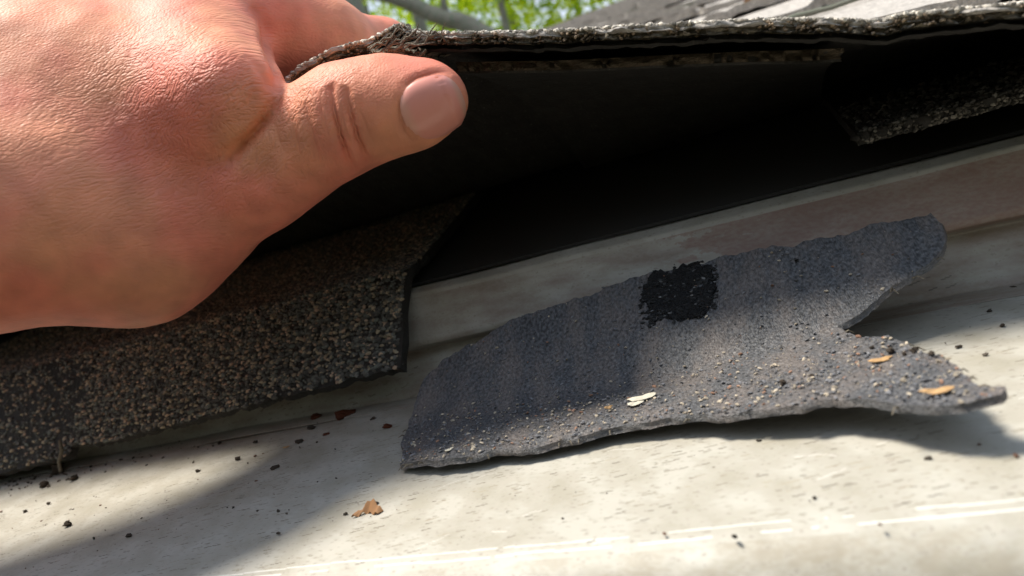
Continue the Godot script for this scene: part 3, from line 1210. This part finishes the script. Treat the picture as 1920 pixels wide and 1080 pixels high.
# ------------------------------------------------------------------ gutter with its guard
func extrude(profile: PackedVector2Array, x0: float, x1: float, nx: int, th: float, mat: Material, v0 := 0.0) -> ArrayMesh:
	# profile points (d, y); uv: u = x / 0.5 m, v = arc length / 0.25 m
	var v := PackedVector3Array()
	var uv := PackedVector2Array()
	var t := PackedInt32Array()
	var n := profile.size()
	var nor := PackedVector2Array()
	for k in n:
		var e := (profile[mini(k + 1, n - 1)] - profile[maxi(k - 1, 0)]).normalized()
		nor.append(Vector2(-e.y, e.x))
	for side in 2:
		for i in nx + 1:
			var x := lerpf(x0, x1, float(i) / nx)
			var arc := v0
			for k in n:
				if k: arc += profile[k].distance_to(profile[k - 1])
				var p := profile[k] - nor[k] * th * side
				var dent := 0.0006 * noise_a.get_noise_2d(x * 120.0, arc * 260.0)
				v.append(EYE + Vector3(x, p.y + dent, -p.x))
				uv.append(Vector2((x + 0.36) / 0.5, arc / 0.25))
	var N := (nx + 1) * n
	for i in nx:
		for k in n - 1:
			var a := i * n + k
			t.append_array(PackedInt32Array([a, a + n, a + n + 1, a, a + n + 1, a + 1]))
			t.append_array(PackedInt32Array([N + a, N + a + n + 1, N + a + n, N + a, N + a + 1, N + a + n + 1]))
	for i in nx:
		for k in [0, n - 1]:
			var a: int = i * n + k
			t.append_array(PackedInt32Array([a, N + a, N + a + n, a, N + a + n, a + n] if k == 0 else [a, a + n, N + a + n, a, N + a + n, N + a]))
	for i in [0, nx]:
		for k in n - 1:
			var a: int = i * n + k
			t.append_array(PackedInt32Array([a, a + 1, N + a + 1, a, N + a + 1, N + a] if i == 0 else [a, N + a, N + a + 1, a, N + a + 1, a + 1]))
	return mesh_of(v, t, mat, uv)

func smooth_corners(p: Array, r: float, steps := 4) -> PackedVector2Array:
	var o := PackedVector2Array([p[0]])
	for k in range(1, p.size() - 1):
		var a: Vector2 = p[k] + (p[k - 1] - p[k]).normalized() * minf(r, p[k].distance_to(p[k - 1]) * 0.45)
		var b: Vector2 = p[k] + (p[k + 1] - p[k]).normalized() * minf(r, p[k].distance_to(p[k + 1]) * 0.45)
		for s in steps + 1:
			var f := float(s) / steps
			o.append(a.lerp(p[k], f).lerp(Vector2(p[k]).lerp(b, f), f))
	o.append(p[p.size() - 1])
	return o

func make_gutter() -> void:
	var gutter := base("gutter_guard")
	tag(gutter, "cream painted metal gutter guard with stepped back edge under the shingles", "gutter guard")
	var top := PackedVector2Array()
	# outer roll: a quarter and more of a circle that meets the sloping top
	var r := 0.012
	var crest_d := 0.1130
	var slope_n := Vector2(-0.176, 1.0).normalized()
	var c := Vector2(crest_d, floor_y(crest_d)) - slope_n * r
	for k in 15:
		var a := lerpf(PI + 0.45, slope_n.angle(), k / 14.0)
		top.append(c + Vector2.from_angle(a) * r)
	for k in range(1, 12):
		var d := lerpf(crest_d, 0.197, k / 11.0)
		top.append(Vector2(d, floor_y(d)))
	put("cover_panel", extrude(top, -0.9, 0.9, 240, 0.0009, M.guard), gutter)
	# stepped flange between cover and roof
	var start := Vector2(0.1965, floor_y(0.1965) + 0.0005)
	var back := smooth_corners([start + Vector2(-0.004, -0.0006), Vector2(0.2005, floor_y(0.2005) + 0.0007), Vector2(0.2060, -0.0126), Vector2(0.2000, -0.0114), Vector2(0.1996, -0.0098), Vector2(0.2046, 0.0048), Vector2(0.2078, 0.0070), Vector2(0.2160, 0.0066), Vector2(0.2330, roof_y(0.233) - 0.0048)], 0.0006)
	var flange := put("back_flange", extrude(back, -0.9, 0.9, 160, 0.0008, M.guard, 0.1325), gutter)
	flange.set_meta("label", "stepped back flange with brown stain and painted shade")
	# the trough below
	var tr := base("gutter")
	tag(tr, "cream gutter trough hung below the guard", "gutter")
	var prof := smooth_corners([Vector2(0.219, -0.045), Vector2(0.219, -0.15), Vector2(0.135, -0.15), Vector2(0.102, -0.095), Vector2(0.100, -0.068), Vector2(0.110, -0.066)], 0.006)
	put("trough", extrude(prof, -2.2, 2.6, 60, 0.0012, M.gutter), tr)

func make_house() -> void:
	var h := base("house")
	tag(h, "tan sided house wall with fascia below the roof", "house")
	put("fascia", block(EYE + Vector3(-2.2, -0.19, -0.245), EYE + Vector3(2.6, -0.012, -0.2225), M.fascia), h)
	put("soffit", block(EYE + Vector3(-2.2, -0.20, -0.56), EYE + Vector3(2.6, -0.1905, -0.2225), M.fascia), h)
	put("wall", block(Vector3(-2.1, -0.1, -6.0), Vector3(2.5, EYE.y - 0.2, -0.562), M.siding), h)

# ------------------------------------------------------------------ the torn piece and the litter
func torn_y(x: float, d: float) -> float:
	var f := clampf((x + 0.10) / 0.13, 0.0, 1.0)
	var lift := 0.0034 + 0.0062 * f * f
	var t := maxf(0.0, d - 0.166)
	var y := floor_y(d) + lift + 0.0215 * pow(t / 0.028, 1.45)
	y += 0.0016 * sin(x * 55.0 + 0.6) * (0.35 + clampf((d - 0.15) / 0.05, 0, 1))
	y -= 0.0022 * clampf((-0.088 - x) / 0.010, 0, 1)
	return y

func on_torn(px: float, py: float) -> Vector3:
	var r := ray(px, py) / FOCAL
	var s := 0.10
	for i in 3000:
		var p := r * s
		if p.y <= torn_y(p.x, -p.z) or -p.z > 0.2065: break
		s += 0.0001
	return EYE + r * s

func make_torn_piece() -> void:
	var pts := PackedVector2Array()
	for p in [[750, 870], [752, 830], [764, 790], [778, 752], [797, 712], [830, 676], [890, 641], [960, 602], [1050, 566], [1130, 543], [1200, 521], [1280, 497], [1350, 482], [1430, 468], [1500, 455], [1570, 440], [1640, 424], [1700, 410], [1745, 398], [1766, 420], [1768, 450], [1750, 485], [1712, 512], [1680, 535], [1640, 568], [1605, 592], [1568, 614], [1620, 630], [1690, 638], [1720, 655], [1760, 668], [1800, 690], [1822, 708], [1832, 722], [1880, 727], [1876, 742], [1830, 752], [1780, 757], [1700, 757], [1620, 748], [1560, 745], [1500, 762], [1430, 770], [1330, 778], [1250, 786], [1180, 797], [1130, 806], [1060, 826], [1020, 836], [960, 842], [930, 846], [850, 860], [790, 866]]:
		var w := on_torn(p[0], p[1]) - EYE
		pts.append(Vector2(w.x, -w.z))
	var o := base("torn_shingle_piece")
	tag(o, "torn dark blue-grey shingle piece lying curled on the gutter guard", "shingle piece")
	var outline := ragged(pts, 0.0007, 0.0009)
	put("sheet", cut_sheet(outline, 0.0009, func(x, d): return torn_y(x, d) + 0.0004 * noise_a.get_noise_2d(x * 900.0, d * 1500.0), 0.0014, M.torn, 1.0 / 0.13), o)
	# black patch of sealant
	var patch := PackedVector2Array()
	for p in [[1202, 560], [1212, 530], [1240, 512], [1290, 500], [1338, 497], [1342, 530], [1332, 570], [1322, 590], [1270, 603], [1222, 610]]:
		var w := on_torn(p[0], p[1]) - EYE
		patch.append(Vector2(w.x, -w.z))
	var pm := put("sealant_patch", cut_sheet(ragged(patch, 0.0006, 0.0016), 0.0007, func(x, d): return torn_y(x, d) + 0.0006 + 0.0012 * noise_a.get_noise_2d(x * 1800.0, d * 4500.0), 0.0006, M.sealant, 10.0), o)
	pm.set_meta("label", "rough black sealant patch")
	var tar := lump(Vector3(0.0012, 0.0006, 0.0008), 17, M.granule, 0.34, 3, 6)
	var tw := []
	var tc := []
	while tw.size() < 700:
		var q := Vector2(rng.randf_range(1198, 1346), rng.randf_range(490, 618))
		if absf(q.y + (q.x - 1272) * 0.17 - 552) > 46.0 + 22.0 * noise_a.get_noise_1d(q.x * 1.6) or (absf(q.x - 1272) > 56.0 and rng.randf() < 0.6): continue
		var w := on_torn(q.x, q.y)
		tw.append(Transform3D(turned(rng.randf_range(0.25, 0.75), 0.7), w + Vector3(0, 0.0003, 0)))
		var v := 0.016 + 0.03 * rng.randf() + (0.25 * rng.randf() if rng.randf() > 0.94 else 0.0)
		tc.append(Color(v, v, v))
	scatter("tar_lumps", tar, tw, tc, o)
	# flecks of stone and dust on it
	var bit := lump(Vector3(0.0008, 0.0003, 0.0005), 12, M.granule, 0.3, 3, 5)
	var wh := []
	var cs := []
	var lo := pts[0]
	var hi := pts[0]
	for p in pts:
		lo = lo.min(p)
		hi = hi.max(p)
	while wh.size() < 3400:
		var p := Vector2(rng.randf_range(lo.x, hi.x), rng.randf_range(lo.y, hi.y))
		if not Geometry2D.is_point_in_polygon(p, outline): continue
		var low := clampf(1.2 - (p.y - lo.y) / 0.05, 0.15, 1.0)
		if rng.randf() > low: continue
		wh.append(Transform3D(turned(0.22 + 0.75 * pow(rng.randf(), 3.5)), EYE + Vector3(p.x, torn_y(p.x, p.y) + 0.0003, -p.y)))
		var v := 0.05 + 0.07 * rng.randf()
		var pick := rng.randf()
		cs.append(Color(0.55, 0.47, 0.36) * rng.randf_range(0.5, 1.1) if pick > 0.70 else Color(0.42, 0.24, 0.16) * rng.randf_range(0.5, 1.0) if pick > 0.62 else Color(v * 2.0, v * 2.0, v * 2.1))
	scatter("grit", bit, wh, cs, o)
	for k in 46:      # glass fibres standing out of the torn rim
		var i := rng.randi() % outline.size()
		var p := outline[i]
		var e := (outline[(i + 1) % outline.size()] - outline[i - 1]).normalized()
		var side := Vector2(e.y, -e.x)
		if Geometry2D.is_point_in_polygon(p + side * 0.002, outline): side = -side
		var far := p + side * rng.randf_range(0.0008, 0.0026) + e * rng.randf_range(-0.0015, 0.0015)
		var y := torn_y(p.x, p.y) - 0.0006
		put("fibre", tube(PackedVector3Array([EYE + Vector3(p.x, y, -p.y), EYE + Vector3((p.x + far.x) * 0.5, y + 0.0003, -(p.y + far.y) * 0.5), EYE + Vector3(far.x, y - rng.randf() * 0.0008, -far.y)]), PackedFloat32Array([0.0002, 0.00016, 0.00008]), M.core, 4), o)

func crumb(px: float, py: float, w: float, kind: String, label: String, surface := "guard", group := "", flat := 0.55, turn := 0.0) -> void:
	var p := on_floor(px, py)
	var up := Vector3(0, 1, 0.176).normalized()
	if surface == "torn":
		p = on_torn(px, py)
		p.y += 0.0002
	var d := -p.z
	var r := px_size(px, py, d, w * 0.5)
	var called := "crumb"
	var mat: Material = M.crumb_dark
	match kind:
		"red":
			mat = M.crumb_red
		"tan":
			mat = M.tan
			called = "seed_husk"
		"pale":
			mat = M.pale
			called = "dried_flake"
	var m: ArrayMesh
	if called == "crumb":
		m = lump(Vector3(r, r * flat, r * 0.7), int(px * 7 + py), mat, 0.42, 4, 7)
	else:
		m = chip(r, r * flat, int(px * 7 + py), mat)
	var o := put(called, m)
	o.position = p + up * r * flat * 0.75
	o.rotation = Vector3(0.17, turn if turn != 0.0 else rng.randf() * TAU, 0)
	tag(o, label, called.replace("_", " "), group)

func chip(r: float, high: float, seed_: int, mat: Material) -> ArrayMesh:      # a thin, cupped flake with a broken outline
	var g := RandomNumberGenerator.new()
	g.seed = seed_
	var n := 13
	var v := PackedVector3Array()
	var rim := PackedVector3Array()
	for i in n:
		var a := TAU * i / n
		var e := 0.75 + 0.4 * g.randf()
		rim.append(Vector3(cos(a) * r * e * (1.0 - 0.15 * sin(a)), high * (0.25 * cos(2.0 * a) + 0.3 * g.randf()), sin(a) * r * 0.42 * e))
	for k in 2:
		v.append(Vector3(r * 0.1, high * (0.55 - 0.9 * k), 0))
		for i in n: v.append(rim[i] * Vector3(0.6, 1, 0.6) + Vector3(0, high * (0.25 - 0.5 * k) * (1.0 + 0.4 * g.randf()), 0))
		for i in n: v.append(rim[i] + Vector3(0, -high * 0.12 * k, 0))
	var t := PackedInt32Array()
	var S := 1 + 2 * n
	for i in n:
		var j := (i + 1) % n
		t.append_array(PackedInt32Array([0, 1 + j, 1 + i, 1 + i, 1 + j, 1 + n + j, 1 + i, 1 + n + j, 1 + n + i]))
		t.append_array(PackedInt32Array([S, S + 1 + i, S + 1 + j, S + 1 + i, S + 1 + n + j, S + 1 + j, S + 1 + i, S + 1 + n + i, S + 1 + n + j]))
		t.append_array(PackedInt32Array([1 + n + i, 1 + n + j, S + 1 + n + j, 1 + n + i, S + 1 + n + j, S + 1 + n + i]))
	return mesh_of(v, t, mat, PackedVector2Array(), PackedColorArray(), true)

func make_litter() -> void:
	# dark specks and streaks of grit that nobody could count
	var bit := lump(Vector3(0.0009, 0.0004, 0.0005), 31, M.granule, 0.3, 3, 5)
	var wh := []
	var cs := []
	for k in 420:
		var px := rng.randf_range(-60, 1960)
		var py := rng.randf_range(560, 1010)
		var line := 905.0 - 0.25 * px if px < 760 else 1100.0
		if px < 760:
			if py < line: py = line + pow(rng.randf(), 1.8) * 190.0
		elif py < 640 and px < 1650: continue
		elif rng.randf() < 0.75: continue
		var p := on_floor(px, py)
		if -p.z > 0.196 or -p.z < 0.1: continue
		wh.append(Transform3D(turned(0.18 + 0.75 * pow(rng.randf(), 3.5)), p + Vector3(0, 0.0002, 0)))
		var v := 0.03 + 0.06 * rng.randf()
		cs.append(Color(v * 1.2, v, v * 0.8) if rng.randf() > 0.25 else Color(0.13, 0.06, 0.035))
	# a line of dirt swept in under the drooping tab
	for k in 1500:
		var px := rng.randf_range(-40, 800)
		var p := on_floor(px, 905.0 - 0.25 * px + 8.0 - 30.0 * rng.randf() + 26.0 * pow(rng.randf(), 3.0))
		wh.append(Transform3D(turned(0.2 + 0.9 * pow(rng.randf(), 3.0)), p + Vector3(0, 0.0002, 0)))
		var v := 0.02 + 0.05 * rng.randf()
		cs.append(Color(v * 1.3, v, v * 0.75))
	var grit := scatter("grit", bit, wh, cs, self)
	tag(grit, "fine dark roof grit strewn over the cream guard", "grit", "", "stuff")
	var some := "dark crumbs on the cream guard"
	var lab := "small dark roof crumb lying on the cream guard"
	for a in [[128, 986, 22], [243, 1006, 13], [517, 879, 15], [447, 862, 13], [585, 804, 14], [563, 830, 13], [412, 832, 10], [372, 885, 11], [557, 830, 11], [1855, 585, 12], [1880, 612, 13], [1798, 652, 11], [1900, 542, 13], [700, 787, 12], [92, 945, 9], [48, 960, 9], [480, 830, 9]]:
		crumb(a[0], a[1], a[2], "dark", lab, "guard", some)
	crumb(648, 783, 42, "red", "large rust red bark crumb lying beside the torn tab end", "guard", "", 0.45, 0.3)
	crumb(592, 787, 26, "red", "flat rust red bark crumb lying near the drooping tab")
	crumb(727, 802, 18, "red", "round rust red bark crumb lying beside the torn piece")
	crumb(612, 815, 18, "red", "thin rust red chip lying on the guard", "guard", "", 0.2, 0.5)
	for a in [[110, 887, 34], [85, 912, 22], [140, 900, 18], [8, 900, 30]]:
		crumb(a[0], a[1], a[2], "dark", "dark clump of rotted bark lying under the twig", "guard", "clumps of bark under the twig", 0.6)
	crumb(537, 840, 14, "tan", "pale tan husk lying on the cream guard", "guard", "", 0.35, 0.3)
	# on the torn piece
	crumb(1758, 742, 56, "tan", "orange tan seed husk on the tip of the torn piece", "torn", "", 0.32, 0.05)
	crumb(1205, 752, 62, "pale", "broad pale dried flake stuck on the torn piece", "torn", "", 0.22, 0.55)
	crumb(1192, 762, 34, "pale", "small pale dried flake beside the broad one", "torn", "", 0.3, 0.2)
	crumb(843, 846, 22, "pale", "narrow pale flake at the lower corner of the torn piece", "torn", "", 0.22, 1.2)
	crumb(1652, 680, 44, "tan", "flat tan bark chip on the torn piece's lower prong", "torn", "", 0.25, 0.3)
	crumb(1142, 770, 18, "tan", "small round tan grain on the torn piece", "torn", "", 0.6)
	for a in [[1672, 663, 19], [1696, 668, 13], [1716, 662, 21], [1748, 668, 15], [1636, 655, 10], [1468, 722, 16], [1523, 708, 11]]:
		crumb(a[0], a[1], a[2], "dark", "dark grey crumb stuck on the torn piece", "torn", "dark crumbs on the torn piece", 0.6)
	# mud spot stuck on the flange
	var spot := put("mud_dab", lump(Vector3(0.0017, 0.0019, 0.0012), 5, M.crumb_dark, 0.3, 5, 8))
	spot.position = pix(958, 578, 0.2085)
	tag(spot, "dark mud dab stuck to the stepped flange", "mud dab")
	# curled leaf scrap on the guard
	var L := PackedVector3Array()
	var c := on_floor(686, 966)
	for j in 6:
		for i in 14:
			var f := i / 13.0 - 0.5
			var g := j / 5.0
			var w := (0.5 - absf(f)) * 2.0
			L.append(c + Vector3(f * 0.0066 + 0.0008 * g, 0.0003 + (0.0034 * g * pow(w, 0.8)) * (0.75 + 0.5 * f) + 0.0004 * sin(i * 1.7), -0.0012 * g - 0.0006 * cos(f * 7.0)))
	tag(put("leaf_scrap", slab(L, 14, 6, 0.00025, M.brown_leaf)), "curled tan leaf scrap lying on the open cream guard", "leaf scrap")
	# twig hanging at the seam between the two drooping tabs
	var path := PackedVector3Array()
	for p in [[112, 826, 0.1835], [116, 845, 0.1828], [110, 866, 0.183], [114, 884, 0.1835]]:
		path.append(pix(p[0], p[1], p[2]))
	tag(put("twig", tube(path, PackedFloat32Array([0.0006, 0.0008, 0.0006, 0.0007]), M.core, 6)), "short twig hanging at the seam of the drooping tabs", "twig")
	# dry leaves and sticks on the roof
	for a in [[1440, 6, 0.040, 0.3, "curled dry brown leaf lying on the roof shingles"], [1052, 30, 0.050, 1.2, "pale dry leaf caught at the far roof line"], [1085, 12, 0.045, 2.2, "faded dry leaf lying up the roof slope"]]:
		var p := on_roof(a[0], a[1], 0.016)
		var V := PackedVector3Array()
		for j in 9:
			for i in 13:
				var f := i / 12.0 - 0.5
				var g := j / 8.0 - 0.5
				var w := sqrt(maxf(0.0, 0.25 - f * f)) * (0.8 + 0.25 * sin(i * 2.1))
				var q: Vector3 = Vector3(f, 0.9 * g * g * w * 2.0 + 0.10 * sin(f * 6.0), g * w * 1.4) * a[2]
				q = q.rotated(Vector3.UP, a[3])
				V.append(p + q + Vector3(0, 0.004, 0))
		tag(put("dry_leaf", slab(V, 13, 9, 0.0004, M.brown_leaf)), a[4], "leaf")
	var n := 0
	for a in [[1380, 22, 0.10], [1240, 30, 0.12], [1560, 16, 0.07], [1300, 8, 0.12], [1150, 34, 0.15]]:
		var p := on_roof(a[0], a[1], 0.019)
		var dir := Vector3(1, 0, rng.randf_range(-0.3, 0.3)).normalized()
		var sp := PackedVector3Array()
		for k in 5: sp.append(p + dir * a[2] * (k / 4.0 - 0.5) + Vector3(0, rng.randf_range(0, 0.002) - dir.z * ROOF_SLOPE * a[2] * (k / 4.0 - 0.5), rng.randf_range(-0.002, 0.002)))
		tag(put("stick", tube(sp, PackedFloat32Array([0.0012, 0.0016, 0.0015, 0.0013, 0.0008]), M.bark, 6)), "thin dry stick lying on the roof shingles", "stick", "sticks on the roof")
		n += 1

# ------------------------------------------------------------------ woods behind the roof
func tree(path: Array, r0: float, r1: float, crown: Array, leaves: int, label: String, limbs := [], leaf_size := 1.0) -> void:
	var foot := Vector3(path[0].x, 0, path[0].z)
	var t := base("tree", foot)
	tag(t, label, "tree", "trees in the yard" if leaf_size > 2.0 else "trees behind the roof")
	var pts := PackedVector3Array()
	var rad := PackedFloat32Array()
	for k in path.size() - 1:
		for s in 6:
			var f := s / 6.0
			pts.append(Vector3(path[k]).cubic_interpolate(path[k + 1], path[maxi(k - 1, 0)], path[mini(k + 2, path.size() - 1)], f) - foot)
			rad.append(lerpf(r0, r1, (k + f) / (path.size() - 1)))
	pts.append(path[path.size() - 1] - foot)
	rad.append(r1)
	put("trunk", tube(pts, rad, M.bark, 12, 0.25), t)
	for l in limbs:
		var lp := PackedVector3Array()
		var lr := PackedFloat32Array()
		for k in 7:
			var f := k / 6.0
			lp.append(Vector3(l[0]).lerp(l[1], f) - foot + Vector3(0, 0.12 * sin(f * 3.0), 0.05 * sin(f * 7.0)))
			lr.append(lerpf(l[2], l[2] * 0.45, f))
		put("limb", tube(lp, lr, M.bark, 8, 0.2), t)
	var v := PackedVector3Array([Vector3(0, 0, -0.5), Vector3(0.30, 0.05, -0.1), Vector3(0.22, 0.02, 0.25), Vector3(0, 0, 0.5), Vector3(-0.22, 0.02, 0.25), Vector3(-0.30, 0.05, -0.1), Vector3(0, -0.04, 0)])
	var q := PackedInt32Array()
	for k in 6: q.append_array(PackedInt32Array([6, k, (k + 1) % 6]))
	var leaf := mesh_of(v, q, M.leaf)
	var wh := []
	var cs := []
	for c in crown:
		var n := int(leaves * c[2])
		var tone := rng.randf_range(-0.25, 0.25)
		var made := 0
		while made < n:
			# leaves come in sprays
			var dir := Vector3(rng.randfn(), rng.randfn(), rng.randfn()).normalized() * pow(rng.randf(), 0.45)
			var at: Vector3 = c[0] + dir * c[1]
			for s in 9:
				var p := at + Vector3(rng.randfn(), rng.randfn() * 0.5, rng.randfn()) * 0.14
				wh.append(Transform3D(Basis.from_euler(Vector3(rng.randfn() * 0.5, rng.randf() * TAU, rng.randfn() * 0.5)).scaled(Vector3.ONE * leaf_size * rng.randf_range(0.07, 0.15)), p - foot))
				var k := clampf(0.5 + tone + 0.3 * rng.randfn(), 0.0, 1.0)
				cs.append(Color(0.07, 0.10, 0.03).lerp(Color(0.14, 0.17, 0.05), k) if leaf_size > 2.0 else Color(0.20, 0.36, 0.015).lerp(Color(0.62, 0.74, 0.02), k))
				made += 1
	scatter("crown", leaf, wh, cs, t)

func make_woods() -> void:
	var up := func(px: float, py: float, d: float) -> Vector3: return pix(px, py, d)
	var ground := func(p: Vector3) -> Vector3: return Vector3(p.x, -0.05, p.z)
	var a: Vector3 = up.call(657, 20, 7.0)
	tree([ground.call(a) + Vector3(0.5, 0, 0), a + Vector3(0.1, -1.5, 0), a, a + Vector3(-0.35, 2.0, 0), a + Vector3(-0.4, 5, 0)], 0.21, 0.13, [[a + Vector3(-0.6, 4.0, -1.2), Vector3(2.4, 2.0, 2.0), 1.0], [a + Vector3(-1.2, 1.4, 1.4), Vector3(1.6, 1.0, 0.8), 0.3]], 2000, "thick mottled grey trunk standing behind the fingers")
	var b: Vector3 = up.call(783, 25, 9.0)
	tree([ground.call(b) + Vector3(0.2, 0, 0), b + Vector3(0, -1.5, 0), b, b + Vector3(-0.1, 3, 0), b + Vector3(0.2, 6, 0)], 0.10, 0.06, [[b + Vector3(0.6, 1.2, -2.2), Vector3(2.6, 1.6, 1.2), 1.0], [b + Vector3(0.2, 4.2, 0), Vector3(2.2, 1.6, 2.0), 0.5]], 2500, "slim grey trunk behind the torn flap of the shingle")
	var c0: Vector3 = up.call(735, -6, 8.0)
	var c1: Vector3 = up.call(820, 30, 8.0)
	var c2: Vector3 = up.call(905, 62, 8.0)
	var c3: Vector3 = c2 + (c2 - c1) * 2.0 + Vector3(0, -0.5, 0)
	tree([ground.call(c3) + Vector3(0.6, 0, 0), c3, c2, c1, c0, c0 + Vector3(-1.2, 0.8, 0)], 0.13, 0.08, [[c0 + Vector3(-1.6, 2.4, 0), Vector3(1.8, 1.2, 1.4), 0.8]], 1300, "leaning tree with a bare limb crossing the light foliage", [[c1 + Vector3(0.12, -0.03, 0), up.call(835, -30, 8.0), 0.045]])
	var e: Vector3 = up.call(942, 20, 10.5)
	tree([ground.call(e), e + Vector3(0.05, -2, 0), e, e + Vector3(0.1, 3, 0)], 0.075, 0.05, [[e + Vector3(0.3, 1.0, -1.4), Vector3(2.8, 1.8, 1.2), 1.0]], 2700, "thin dark trunk in front of the brightest leaves", [[e + Vector3(0, 0.1, 0), e + Vector3(1.2, 0.9, 0.2), 0.03]])
	for k in 5:
		var f: Vector3 = up.call([560, 690, 820, 960, 1090][k], 20, 13.0 + 1.2 * (k % 3))
		tree([ground.call(f), f + Vector3(0.1, -2.5, 0), f + Vector3(-0.1, 1.0, 0), f + Vector3(0.1, 4.0, 0)], 0.10, 0.05, [[f + Vector3(0, 0.5, 0), Vector3(2.3, 2.4, 1.6), 1.0], [f + Vector3(0.3, 3.5, 0), Vector3(2.4, 1.8, 2.0), 0.4]], 2400, "far leafy tree filling the woods behind the roof")

func make_near_woods() -> void:
	# the yard is ringed by trees: they keep the low sky off the eave
	for k in 9:
		var a := deg_to_rad(-10.0 + 25.0 * k)
		var r := 6.5 + 1.5 * (k % 3)
		var f := Vector3(cos(a) * r, -0.05, sin(a) * r)
		tree([f, f + Vector3(0.1, 3, 0), f + Vector3(-0.1, 6, 0), f + Vector3(0.1, 9.0, 0)], 0.17, 0.07, [[f + Vector3(0, 3.4, 0), Vector3(2.2, 2.2, 1.8), 1.0], [f + Vector3(0, 5.6, 0), Vector3(1.6, 1.4, 1.6), 0.4]], 3000, "tall leafy tree standing in the yard before the eave", [], 2.4)

# ------------------------------------------------------------------ scene
func _ready() -> void:
	rng.seed = 2024
	noise_a.seed = 11
	noise_a.frequency = 0.1
	noise_a.fractal_octaves = 3
	noise_b.seed = 12
	noise_b.frequency = 0.05
	# camera: the eave runs down to the left at this tilt
	var E := Vector3(0.907, 0.215, -0.363).normalized()          # (right, up, forward)
	var U := (Vector3(0, 1, 0) - E * E.y).normalized()
	var H := (Vector3(0, 0, 1) - E * E.z - U * U.z).normalized()
	var tip := deg_to_rad(5.0)
	var H2 := H * cos(tip) + U * sin(tip)
	var U2 := U * cos(tip) - H * sin(tip)
	cam_right = Vector3(E.x, U2.x, -H2.x)
	cam_up = Vector3(E.y, U2.y, -H2.y)
	cam_fwd = Vector3(E.z, U2.z, -H2.z)
	var cam := Camera3D.new()
	cam.name = "camera"
	var lens := CameraAttributesPhysical.new()
	lens.frustum_focal_length = 12.0 * FOCAL / 540.0
	lens.exposure_aperture = 22.0
	lens.frustum_focus_distance = 0.182
	cam.attributes = lens
	add_child(cam)
	cam.transform = Transform3D(Basis(cam_right, cam_up, -cam_fwd), EYE)
	cam.fov = rad_to_deg(2.0 * atan(540.0 / FOCAL))
	cam.near = 0.01
	cam.far = 400.0
	cam.current = true
	var env := Environment.new()
	env.background_mode = Environment.BG_SKY
	var sky := Sky.new()
	var sm := ProceduralSkyMaterial.new()
	sm.sky_top_color = Color(0.63, 0.69, 0.78)
	sm.sky_horizon_color = Color(0.84, 0.84, 0.82)
	sm.sky_curve = 0.2
	sm.ground_bottom_color = Color(0.20, 0.24, 0.14)
	sm.ground_horizon_color = Color(0.38, 0.42, 0.32)
	sky.sky_material = sm
	env.sky = sky
	env.tonemap_mode = Environment.TONE_MAPPER_LINEAR
	env.tonemap_exposure = 1.9
	env.sdfgi_enabled = true
	env.ssao_enabled = true
	env.ssil_enabled = true
	var we := WorldEnvironment.new()
	we.name = "environment"
	we.environment = env
	add_child(we)
	var sun := DirectionalLight3D.new()
	sun.name = "sun"
	sun.light_energy = 1.0
	sun.light_angular_distance = 13.0
	sun.light_color = Color(1.0, 0.97, 0.92)
	sun.shadow_enabled = true
	add_child(sun)
	sun.look_at_from_position(Vector3(-0.38, 1.0, 0.13), Vector3.ZERO, Vector3(0, 0, 1))
	make_materials()
	print("materials ", Time.get_ticks_msec())
	# setting
	var lawn := put("lawn", block(Vector3(-120, -0.2, -120), Vector3(120, 0.0, 120), M.lawn))
	lawn.set_meta("kind", "structure")
	tag(lawn, "leaf strewn lawn below the house and trees", "lawn")
	make_house()
	make_roof()
	make_gutter()
	make_woods()
	make_near_woods()
	print("setting ", Time.get_ticks_msec())
	# things
	make_lower_tabs()
	make_lifted_shingle()
	make_torn_piece()
	print("shingles ", Time.get_ticks_msec())
	make_hand()
	print("hand ", Time.get_ticks_msec())
	make_litter()
	print("done ", Time.get_ticks_msec())
